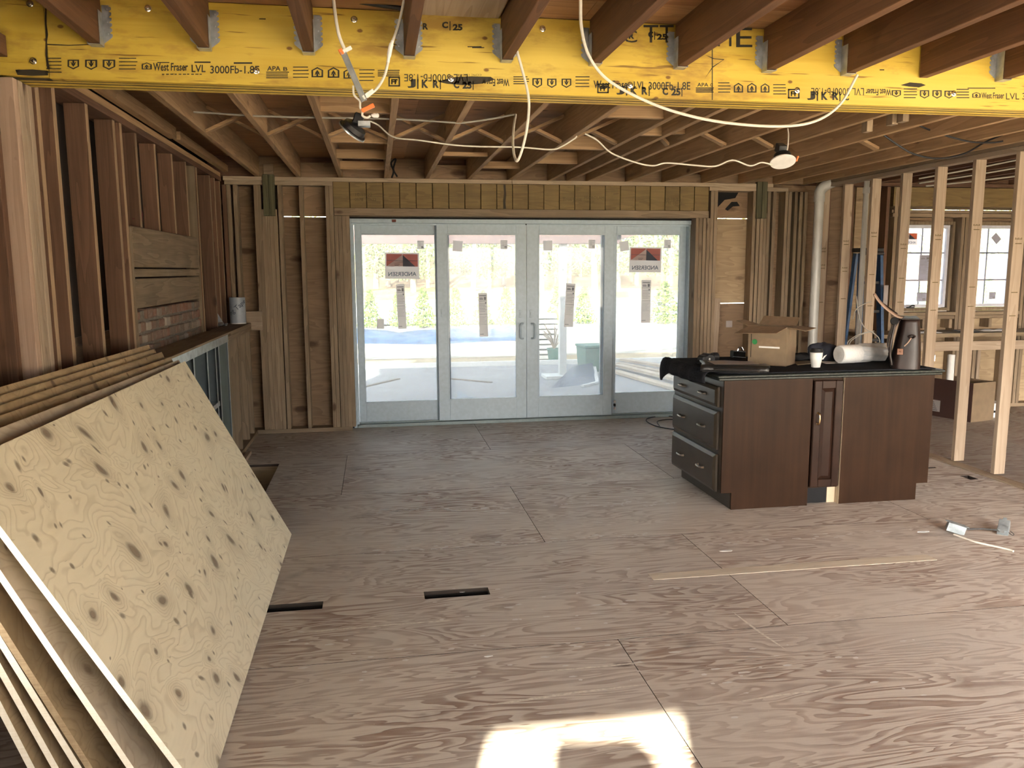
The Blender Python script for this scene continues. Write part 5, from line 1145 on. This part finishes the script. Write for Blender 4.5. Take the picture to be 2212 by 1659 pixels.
# ------------------------------------------------------------------ electrical boxes on the floor
eb = empty('electrical_box_pair', onz(2120,1150), 'two galvanized electrical boxes joined by a rod, lying on the floor', 'electrical box')
def ebox(px, py, rz, tilt):
    c = onz(px, py); M = R3(rz,'Z') @ R3(tilt,'Y'); c.z = .031; mb = MB(); s = .055; t = .002; w_, d, h = .095, .055, .05
    for q_, sz in (((0,0,-h/2),(w_,d,t)),((-w_/2,0,0),(t,d,h)),((w_/2,0,0),(t,d,h)),((0,d/2,0),(w_,t,h)),((0,-d/2,0),(w_,t,h)),((0,0,h/2),(w_*.98,d*.98,t))): mb.obox(c+M@Vector(q_), sz, M)
    mb.obox(c+M@Vector((-w_/2-.008,0,h/2)), (.018,.02,t), M); mb.obox(c+M@Vector((w_/2+.008,0,h/2)), (.018,.02,t), M)
    for k in range(3): mb.lathe([(.006,0),(.006,.0008),(0,.001)], c+M@Vector((-.03+.03*k,-d/2-.001,0)), 10, M@R3(math.pi/2,'X'))
    mb.build('steel_box', M_ZINC, eb, .001); return c
c1 = ebox(2064,1151,-.55,.25); c2 = ebox(2167,1152,.75,-.5)
MB().tube([c1+Vector((.02,-.035,.0)),c1.lerp(c2,.5)+Vector((0,-.03,.004)),c2+Vector((-.02,-.025,-.008))], .005, 8).build('rod', M_DARKST, eb, smooth=True)
MB().tube([onz(2060,1158)+Vector((0,0,.01)),onz(2085,1166)+Vector((0,0,.008)),onz(2110,1174)+Vector((0,0,.007)),onz(2150,1183)+Vector((0,0,.007)),onz(2180,1190)+Vector((0,0,.007)),onz(2189,1193)+Vector((0,0,.006))], .0055, 8).build('cable_tail', M_WIRE, eb, smooth=True)
MB().tube([c2+Vector((.0,-.03,-.01)),c2+Vector((.005,-.06,-.022)),c2+Vector((.02,-.058,-.02)),c2+Vector((.02,-.03,-.01))], .002, 6).build('wire_loop', M_DARKST, eb, smooth=True)
# dark cord loops on the floor behind the island
fl_ = [onz(x, y)+Vector((0,0,.006)) for x, y in ((1476,905),(1440,900),(1405,903),(1396,910),(1415,921),(1450,928),(1476,929))]
fl2 = [onz(x, y)+Vector((0,0,.013)) for x, y in ((1476,910),(1440,909),(1420,913),(1424,922),(1426,926))]
cd = MB(); cd.tube(fl_, .005, 7); cd.tube(fl2, .005, 7); tag(cd.build('coiled_cord', M_BLKPL, smooth=True), 'thin black cord looped on the floor left of the island', 'cord')
# thin wire loops hanging in the right wall behind the bag
lw = MB(); P = lambda *a: [ony(x, y, 6.3) for x, y in a]
for pts in (((1850,640),(1855,680),(1868,708),(1890,722),(1900,735),(1897,760)), ((1842,690),(1850,668),(1870,655),(1882,652)), ((1833,748),(1832,738),(1850,725),(1880,716),(1893,724)), ((1833,748),(1840,735),(1862,722),(1888,715))): lw.tube(P(*pts), .004, 6)
tag(lw.build('wire_coil', M_WIREG, smooth=True), 'thin grey wire loops hanging between the studs behind the bag', 'wire')
# ------------------------------------------------------------------ side room: blue ladder, boxes, bench
pl = ony(1868, 538, 7.25); ld = empty('step_ladder', (pl.x+.02, 7.25, 0), 'blue fibreglass step ladder leaning folded behind the right studs', 'ladder')
xt, zt_ = pl.x, pl.z
MB().box((xt-.07,7.18,zt_-.03),(xt+.16,7.36,zt_+.01)).box((xt-.075,7.17,zt_-.06),(xt+.165,7.19,zt_-.03)).build('top_cap', M_BLKPL, ld, .006)
for s in (0, 1): MB().bar((xt-.05+.19*s,7.22,zt_-.04),(xt-.09+.28*s,7.10,.0),.03,.075,up=(0,1,0)).build('front_rail', M_BLUE, ld)
for s in (0, 1): MB().bar((xt-.04+.17*s,7.33,zt_-.04),(xt-.07+.25*s,7.50,.0),.025,.05,up=(0,1,0)).build('rear_rail', M_BLUE, ld)
for k in range(5): z = .28+.28*k; f = z/zt_; MB().box((xt-.09+.04*f,7.10+.10*f,z),(xt+.19-.05*f,7.18+.10*f,z+.025)).build('step', M_BLKPL, ld)
MB().box((xt+.145,7.12,zt_-.55),(xt+.19,7.125,zt_-.35)).build('warning_label', M_STWHITE, ld)
c0 = onz(2097, 912.6); c1_ = onz(2145, 907); e1 = (c1_-c0).normalized(); ang = math.atan2(e1.y, e1.x)
fb = empty('floor_carton', (c0.x, c0.y, 0), 'big open carton with paper rolls on the side room floor', 'box', rotz=ang)
wd, dp, hh = (c1_-c0).length, .62, .40
MB().box((0,0,0),(wd,.004,hh)).build('tan_side', M_CARD, fb); MB().box((0,.004,0),(.004,dp,hh)).build('printed_side', M_CARDD, fb)
MB().box((wd-.004,.004,0),(wd,dp,hh)).box((.004,dp-.004,0),(wd-.004,dp,hh)).box((.004,.004,0),(wd-.004,dp-.004,.004)).build('carton', M_CARDI, fb)
MB().box((-.0008,.36,.05),(.0,.52,.17)).build('shipping_label', M_STWHITE, fb); mb = MB()
for k in range(5): mb.box((-.0014,.39+.01*k,.06+.02*k),(-.001,.50-.012*(k % 2),.068+.02*k))
mb.build('label_print', M_STGREY, fb)
rp = lambda x, y, z: fb.matrix_world
for nm, lab, b0, b1_ in (('paper_roll','upright white paper roll standing in the big floor carton',(.04,.30,.02),(.05,.31,.66)), ('paper_roll','tilted white paper roll in the big floor carton, by the island',(.06,.42,.06),(.03,.72,.52))):
    ca_, sa_ = math.cos(ang), math.sin(ang); T = lambda v: Vector((c0.x+ca_*v[0]-sa_*v[1], c0.y+sa_*v[0]+ca_*v[1], v[2]))
    A, B = T(b0), T(b1_); M = Vector((0,0,1)).rotation_difference((B-A).normalized()).to_matrix(); L = (B-A).length
    tag(MB().lathe([(.034,0),(.036,.01),(.036,L-.004),(.034,L),(.022,L),(.02,L-.1),(0,L-.1)], A, 20, M).build(nm, M_PAPER, smooth=True), lab, 'paper roll')
p = onz(2158, 906); tag(MB().box((p.x,p.y+.1,0),(p.x+.16,p.y+.3,.05)).box((p.x,p.y+.1,.075),(p.x+.16,p.y+.3,.15)).box((p.x+.005,p.y+.105,.05),(p.x+.15,p.y+.3,.075),1).build('paint_carton', [M_PAPER,M_BLACK]), 'small white carton with a black band behind the big floor carton', 'carton')
bn = empty('work_bench', (6.5, 7.6, 0), 'rough timber work bench under the side room windows', 'bench')
board('bench_top', (4.95,7.36,.845), (8.08,7.85,.885), W_OLDB['X'], bn); board('front_rail', (4.95,7.375,.705), (8.08,7.413,.80), W_NEW['X'], bn)
for x in (5.0,6.55,8.0): board('leg', (x,7.42,0), (x+.085,7.46,.843), W_OLDB['Z'], bn)
for k, (px, w_, d_, m_, lab) in enumerate(((2000,.26,.16,M_PAPER,'loose white papers on the bench by the leather bag'),(2085,.22,.14,M_BLKPL,'flat black folder on the bench below the middle of the windows'),(2140,.30,.12,M_PAPER,'long white plan sheets on the bench below the right window'))):
    x = ony(px, 715, 7.5).x; mb = MB(); mb.grid(lambda u, v: (x+(u-.5)*w_, 7.42+v*d_, .8895+.012*abs(math.sin(u*6+k))*v+.004*k), 10, 4)
    tag(mb.build('bench_papers' if m_ is M_PAPER else 'bench_folder', m_, smooth=True, solid=.004), lab, 'papers')
x = ony(2008, 760, 7.75).x; rnd = random.Random(4); mb = MB()
for k in range(9):
    a = Vector((x+rnd.uniform(-.04,.05), 7.79, .70-.035*k)); mb.tube([a, a+Vector((rnd.uniform(-.05,.05),-.02,rnd.uniform(-.05,.05))), a+Vector((rnd.uniform(-.05,.05),-.03,rnd.uniform(-.06,.03)))], .006, 6)
tag(mb.build('hanging_fittings', M_CHROME, smooth=True), 'cluster of shiny metal fittings hanging below the bench behind the bag', 'fittings')
# ================================================================== OUTSIDE
ZG = -.30
gr = empty('ground', (2, 40, ZG), 'sunlit yard outside the doors', 'ground', kind='structure')
def strip(name, y0, y1, mat, x0=-60, x1=110, z=ZG, n=24, wob=.25, hump=0.0):
    rnd = random.Random(name); mb = MB(); ph = rnd.uniform(0, 6)
    mb.grid(lambda u, v: (x0+(x1-x0)*u, y0+(y1-y0)*v+wob*math.sin(u*40+ph)*(1 if v in (0,1) else 0), z+hump*math.sin(math.pi*v)*(1+.3*math.sin(u*25+ph))), n*3, 6 if hump else 2)
    return mb.build(name, mat, gr, smooth=True)
MB().box((-90,-70,ZG-.2),(120,160,ZG-.05)).build('ground_base', M_DIRT, gr)
MB().box((-40,-70,ZG-.05),(40,-1.95,ZG)).build('front_yard', M_SAND, gr); MB().box((-40,-1.95,ZG-.05),(-1.55,8.4,ZG)).build('side_yard', M_SAND, gr); MB().box((8.25,-1.95,ZG-.05),(40,8.4,ZG)).build('side_yard', M_SAND, gr)
strip('dirt_yard', 8.4, 17.4, M_DIRT, z=ZG)
strip('sandy_yard', 17.2, 27.5, M_SAND, z=ZG+.006)
strip('white_field', 27.3, 52, M_SNOW, z=ZG+.012, wob=.6)
strip('grass_bank', 51, 75, M_GRASS, z=ZG+.018, wob=.8, hump=.35)
strip('woodland_floor', 74, 155, M_LEAFLIT, z=ZG+.02, wob=1.0, hump=3.0)
MB().box((-4.5,8.18,ZG-.02),(8.5,13.95,-.13)).build('patio_slab', M_CONC, gr, .01)
tl = MB(); tl.box((-9,14.0,ZG),(9,14.1,-.06)); tag(tl.build('patio_edging', M_WHITEPOST), 'pale timber edging along the far side of the patio', 'edging')
# tarp-covered berm
def tarp(u, v):
    x = -9+u*12.7; w_ = math.sin(math.pi*v)
    return (x, 20.4+2.6*v+.25*math.sin(u*21), ZG+.012+.24*w_**.7*(1+.22*math.sin(u*37+v*3)+.10*math.sin(u*90+v*9)))
tag(MB().grid(tarp, 120, 12).build('tarp_berm', M_TARP, smooth=True), 'long low berm covered with a wrinkled blue tarp', 'tarp')
# shrubs
def leaf_cloud(n, fn, s, seed, mat=0):
    rnd = random.Random(seed); mb = MB()
    for k in range(n):
        c = Vector(fn(rnd)); a = Vector((rnd.uniform(-1,1),rnd.uniform(-1,1),rnd.uniform(-.3,1))).normalized()*s*rnd.uniform(.6,1.4); b = a.cross(Vector((rnd.uniform(-1,1),rnd.uniform(-1,1),rnd.uniform(-1,1)))).normalized()*s*.5
        mb.add([c-b*.4, c+a*.5-b, c+a, c+a*.5+b], [(0,1,2,3)], mat)
    return mb
def cone_pt(rnd):
    z = rnd.random()**1.3; r = (.36*(1-z)**.75+.03)*math.sqrt(rnd.random())*1.05; t = rnd.uniform(0, 6.283)
    return (r*math.cos(t), r*math.sin(t), .05+z*1.15)
def shrub(seed):
    e = bpy.data.objects.new('arborvitae', None); COL.objects.link(e)
    leaf_cloud(900, cone_pt, .07, seed).build('foliage', M_LEAF, e); MB().tube([(0,0,0),(.01,0,.5),(0,0,1.0)], .022, 6).build('stem', M_BARK, e); return e
sh0 = shrub(1); sh1 = shrub(2)
SH = [(800,1.0,'first small evergreen shrub from the left, in the first door pane'),(862,1.0,'second shrub from the left, behind the long sticker of the first pane'),(914,1.05,'third shrub, at the right of the first pane'),(985,1.05,'shrub at the left edge of the second pane'),(1042,.95,'shrub behind the long sticker of the second pane'),(1094,1.05,'shrub at the right edge of the second pane'),(1205,1.1,'shrub left of the white porch post in the third pane'),(1262,1.05,'shrub at the right of the third pane'),(1436,1.15,'wide green shrub in the fourth pane'),(1990,1.1,'shrub seen through the left side room window'),(2130,1.2,'shrub seen through the right side room window')]
for k, (px, s, lab) in enumerate(SH):
    o = (sh0, sh1)[k] if k < 2 else copy_tree((sh0, sh1)[k % 2])
    p = ony(px, 685, 26.3+.4*math.sin(k*2)); o.location = (p.x, p.y, ZG+.012); o.scale = (s*(1.4 if k == 8 else 1), s*(1.4 if k == 8 else 1), s); o.rotation_euler = (0,0,k*1.1)
    tag(o, lab, 'shrub', 'small evergreen shrubs in a row across the yard')
# woodland
def trunk_tree(seed, h=11., bare=True):
    rnd = random.Random(seed); e = bpy.data.objects.new('woodland_tree', None); COL.objects.link(e)
    top = (rnd.uniform(-.5,.5), rnd.uniform(-.5,.5), h); MB().tube([(0,0,0),(rnd.uniform(-.2,.2),0,h*.4),top], lambda t: .24*(1-.75*t), 8).build('trunk', M_BARK, e, smooth=True)
    mb = MB()
    for k in range(26):
        z = rnd.uniform(1.2, h*.95); t = rnd.uniform(0, 6.28); L = rnd.uniform(1.2, 3.2)*(1-.5*z/h); a = Vector((top[0]*z/h, top[1]*z/h, z)); b = a+Vector((math.cos(t)*L, math.sin(t)*L, L*rnd.uniform(.2,.8)))
        mb.tube([a, a.lerp(b,.5)+Vector((0,0,.15)), b], lambda u: .05*(1-.8*u), 5, sm=2)
        for j in range(4): f = rnd.uniform(.3,.9); c = a.lerp(b,f); mb.tube([c, c+Vector((rnd.uniform(-.7,.7),rnd.uniform(-.7,.7),rnd.uniform(0,.8)))], .014, 4, sm=0)
    mb.build('branches', M_TWIG, e)
    if not bare:
        def pt(r): z = r.uniform(1.0, h); a_ = r.uniform(0,6.28); q_ = 2.0*(1-.6*z/h)*math.sqrt(r.random()); return (q_*math.cos(a_)+top[0]*z/h, q_*math.sin(a_), z)
        leaf_cloud(2600, pt, .20, seed).build('foliage', M_LEAFD, e)
    return e
T = [trunk_tree(11), trunk_tree(12), trunk_tree(13, 9., False), trunk_tree(14, 12., False)]
rnd = random.Random(5); used = set()
order = ['first','second','third','fourth','fifth','sixth','seventh','eighth','ninth','tenth','eleventh','twelfth','thirteenth','fourteenth','fifteenth','sixteenth','seventeenth','eighteenth','nineteenth','twentieth','twenty-first','twenty-second','twenty-third','twenty-fourth']
TX = sorted([776,812,838,865,893,925,962,990,1022,1058,1088,1112,1168,1200,1230,1255,1285,1335,1375,1410,1445,1950,2040,2150])
for k, px in enumerate(TX):
    i = (0,2,1,0,3,1,0,2)[k % 8]; o = T[i] if i not in used else copy_tree(T[i]); used.add(i)
    p = ony(px, 600, 57+10*(k % 4)+rnd.uniform(0, 1)); o.location = (p.x, p.y, ZG+.2); s = rnd.uniform(.85,1.2); o.scale = (s,s,s); o.rotation_euler = (0,0,rnd.uniform(0,6))
    tag(o, '%s woodland tree from the left beyond the yard, %s' % (order[k], 'bare grey trunk' if i < 2 else 'with green foliage'), 'tree', 'trees at the edge of the wood')
fol = MB(); rnd = random.Random(77)
def fpt(r): x = r.uniform(-45, 95); return (x, r.uniform(92, 100), ZG+2+r.random()*16)
tag(leaf_cloud(16000, fpt, .6, 8).build('woodland_backdrop', M_LEAFD), 'hazy mass of foliage closing the wood behind the trees', 'foliage', kind='stuff')
# porch: post and beam
pp_ = ony(1215, 790, 12.2); pr = empty('porch_frame', (pp_.x, 12.2, -.13), 'white porch post carrying a pale pink beam outside the doors', 'porch')
zb0 = ony(1215, 527, 12.2).z
MB().box((pp_.x-.055,12.15,-.128),(pp_.x+.055,12.26,zb0)).build('post', M_WHITEPOST, pr, .004); MB().box((pp_.x-.30,12.0,-.1295),(pp_.x+.25,12.4,-.08)).build('post_base', M_WHITEPOST, pr, .004)
MB().box((-4.4,12.1,zb0),(pp_.x+.9,12.3,zb0+.26)).build('porch_beam', M_PINKB, pr, .004)
MB().slab((pp_.x+.7,12.1,zb0+.02),(pp_.x+2.6,12.1,zb0+.5),(pp_.x+2.6,12.1,zb0+.72),(pp_.x+.7,12.1,zb0+.26),.12).build('raking_beam', M_PINKB, pr)
MB().box((-4.45,12.14,-.128),(-4.33,12.26,zb0)).build('post', M_WHITEPOST, pr, .004)
# stacked boards beside the porch, planter, hose, bin
x0 = ony(1163, 700, 16.2).x; x1 = ony(1211, 700, 16.2).x
for k in range(9):
    z = ZG+.02+.105*k; tag(MB().box((x0-.3,16.2,z),(x1,16.9,z+.07)).build('stacked_board', M_WHITEPOST), ('lowest','second lowest','third lowest','fourth lowest','middle','fourth highest','third highest','second highest','topmost')[k]+' pale board of the stack left of the porch post', 'board', 'pale boards stacked in the yard')
p = ony(1197, 738, 14.6); pt_ = empty('planter', (p.x, 14.6, ZG), 'teal plant pot with dry stalks left of the porch post', 'planter', rotz=0)
MB().lathe([(.10,0),(.13,.22),(.14,.23),(.14,.26),(.12,.26),(.115,.2),(0,.2)], (0,0,.14), 20).lathe([(.06,0),(.06,.14)], (0,0,0), 12).build('pot', M_BINGREEN, pt_, smooth=True)
mb = MB(); rnd = random.Random(2)
for k in range(26): a = rnd.uniform(0,6.28); L = rnd.uniform(.2,.5); mb.tube([(0,0,.36),(.08*math.cos(a),.08*math.sin(a),.36+L*.6),(.2*math.cos(a),.2*math.sin(a),.36+L)], .006, 4, sm=3)
mb.build('dry_stalks', M_TWIG, pt_)
P3 = [ony(x, y, 15.9) for x, y in ((1200,672),(1206,685),(1210,705))]; tag(MB().tube(P3, .022, 8).build('yellow_hose', M_YELLOW, smooth=True), 'short yellow hose hanging by the stacked boards', 'hose')
p = onz(1278, 800, -.13); gb = empty('green_bin', (p.x, p.y, -.13), 'dull green storage bin by the patio', 'bin', rotz=.1)
MB().hexa([(-.17,-.2,.0),(.17,-.2,.0),(.17,.2,.0),(-.17,.2,.0),(-.2,-.23,.40),(.2,-.23,.40),(.2,.23,.40),(-.2,.23,.40)]).build('tub', M_BINGREEN, gb, .01); MB().box((-.215,-.245,.40),(.215,.245,.44)).build('lid', M_BINGREEN, gb, .01)
# dark panel with a white frame, lumber on the patio
pa, pb_, pc_, pd = (onz(x, y, -.128) for x, y in ((1190,838),(1290,828),(1283,806),(1240,812)))
dp_ = empty('framed_sheet', (pb_.x-.2, pb_.y, -.128), 'dark blue sheet with a white frame lying on the patio', 'panel')
MB().slab(pa, pb_, pc_+Vector((0,.1,.16)), pd+Vector((0,.1,.14)), .02).build('sheet', plain('dark_blue_sheet', (.05,.08,.14), .4), dp_)
a, b, c = onz(1252,806,-.11), onz(1284,800,-.08), onz(1290,826,-.11)
mb = MB(); mb.bar(a, b+Vector((0,0,.05)), .05, .03); mb.bar(b+Vector((0,0,.05)), c, .05, .03); mb.bar(c, onz(1258,834,-.11), .05, .03); mb.build('frame', M_WHITEPOST, dp_)
LW = wood('patio_lumber', (.62,.50,.38), (.45,.35,.26), 'X', knots=.2)
for k, ((ax_, ay_), (bx2, by2), lab) in enumerate((((1328,802),(1470,842),'nearest'),((1332,792),(1472,826),'second nearest'),((1338,785),(1474,812),'second farthest'),((1345,780),(1476,802),'farthest'))):
    a, b = onz(ax_, ay_, -.10), onz(bx2, by2, -.10); mb = MB(); mb.bar(a+Vector((0,0,.03*(k%2))), b+Vector((0,0,.03*(k%2))), .14, .04); tag(mb.build('patio_plank', LW), lab+' of the loose planks lying on the patio', 'plank', 'planks lying on the patio')
for k, ((ax_, ay_), (bx2, by2), lab) in enumerate((((785,836),(862,818),'dark batten on the patio in the first pane'),((975,818),(1062,826),'dark batten on the patio in the second pane'))):
    a, b = onz(ax_, ay_, -.122), onz(bx2, by2, -.122); tag(MB().bar(a, b, .05, .015).build('patio_batten', W_OLDB['X']), lab, 'batten')
a, b, c = onz(985,860,-.125), onz(1030,858,-.125), onz(990,842,-.125); tag(MB().slab(a, b, b+Vector((-.1,.15,.0)), c, .015).build('slate_offcut', plain('slate_blue',(.16,.22,.30),.5)), 'flat bluish offcut on the patio behind the second pane', 'offcut')
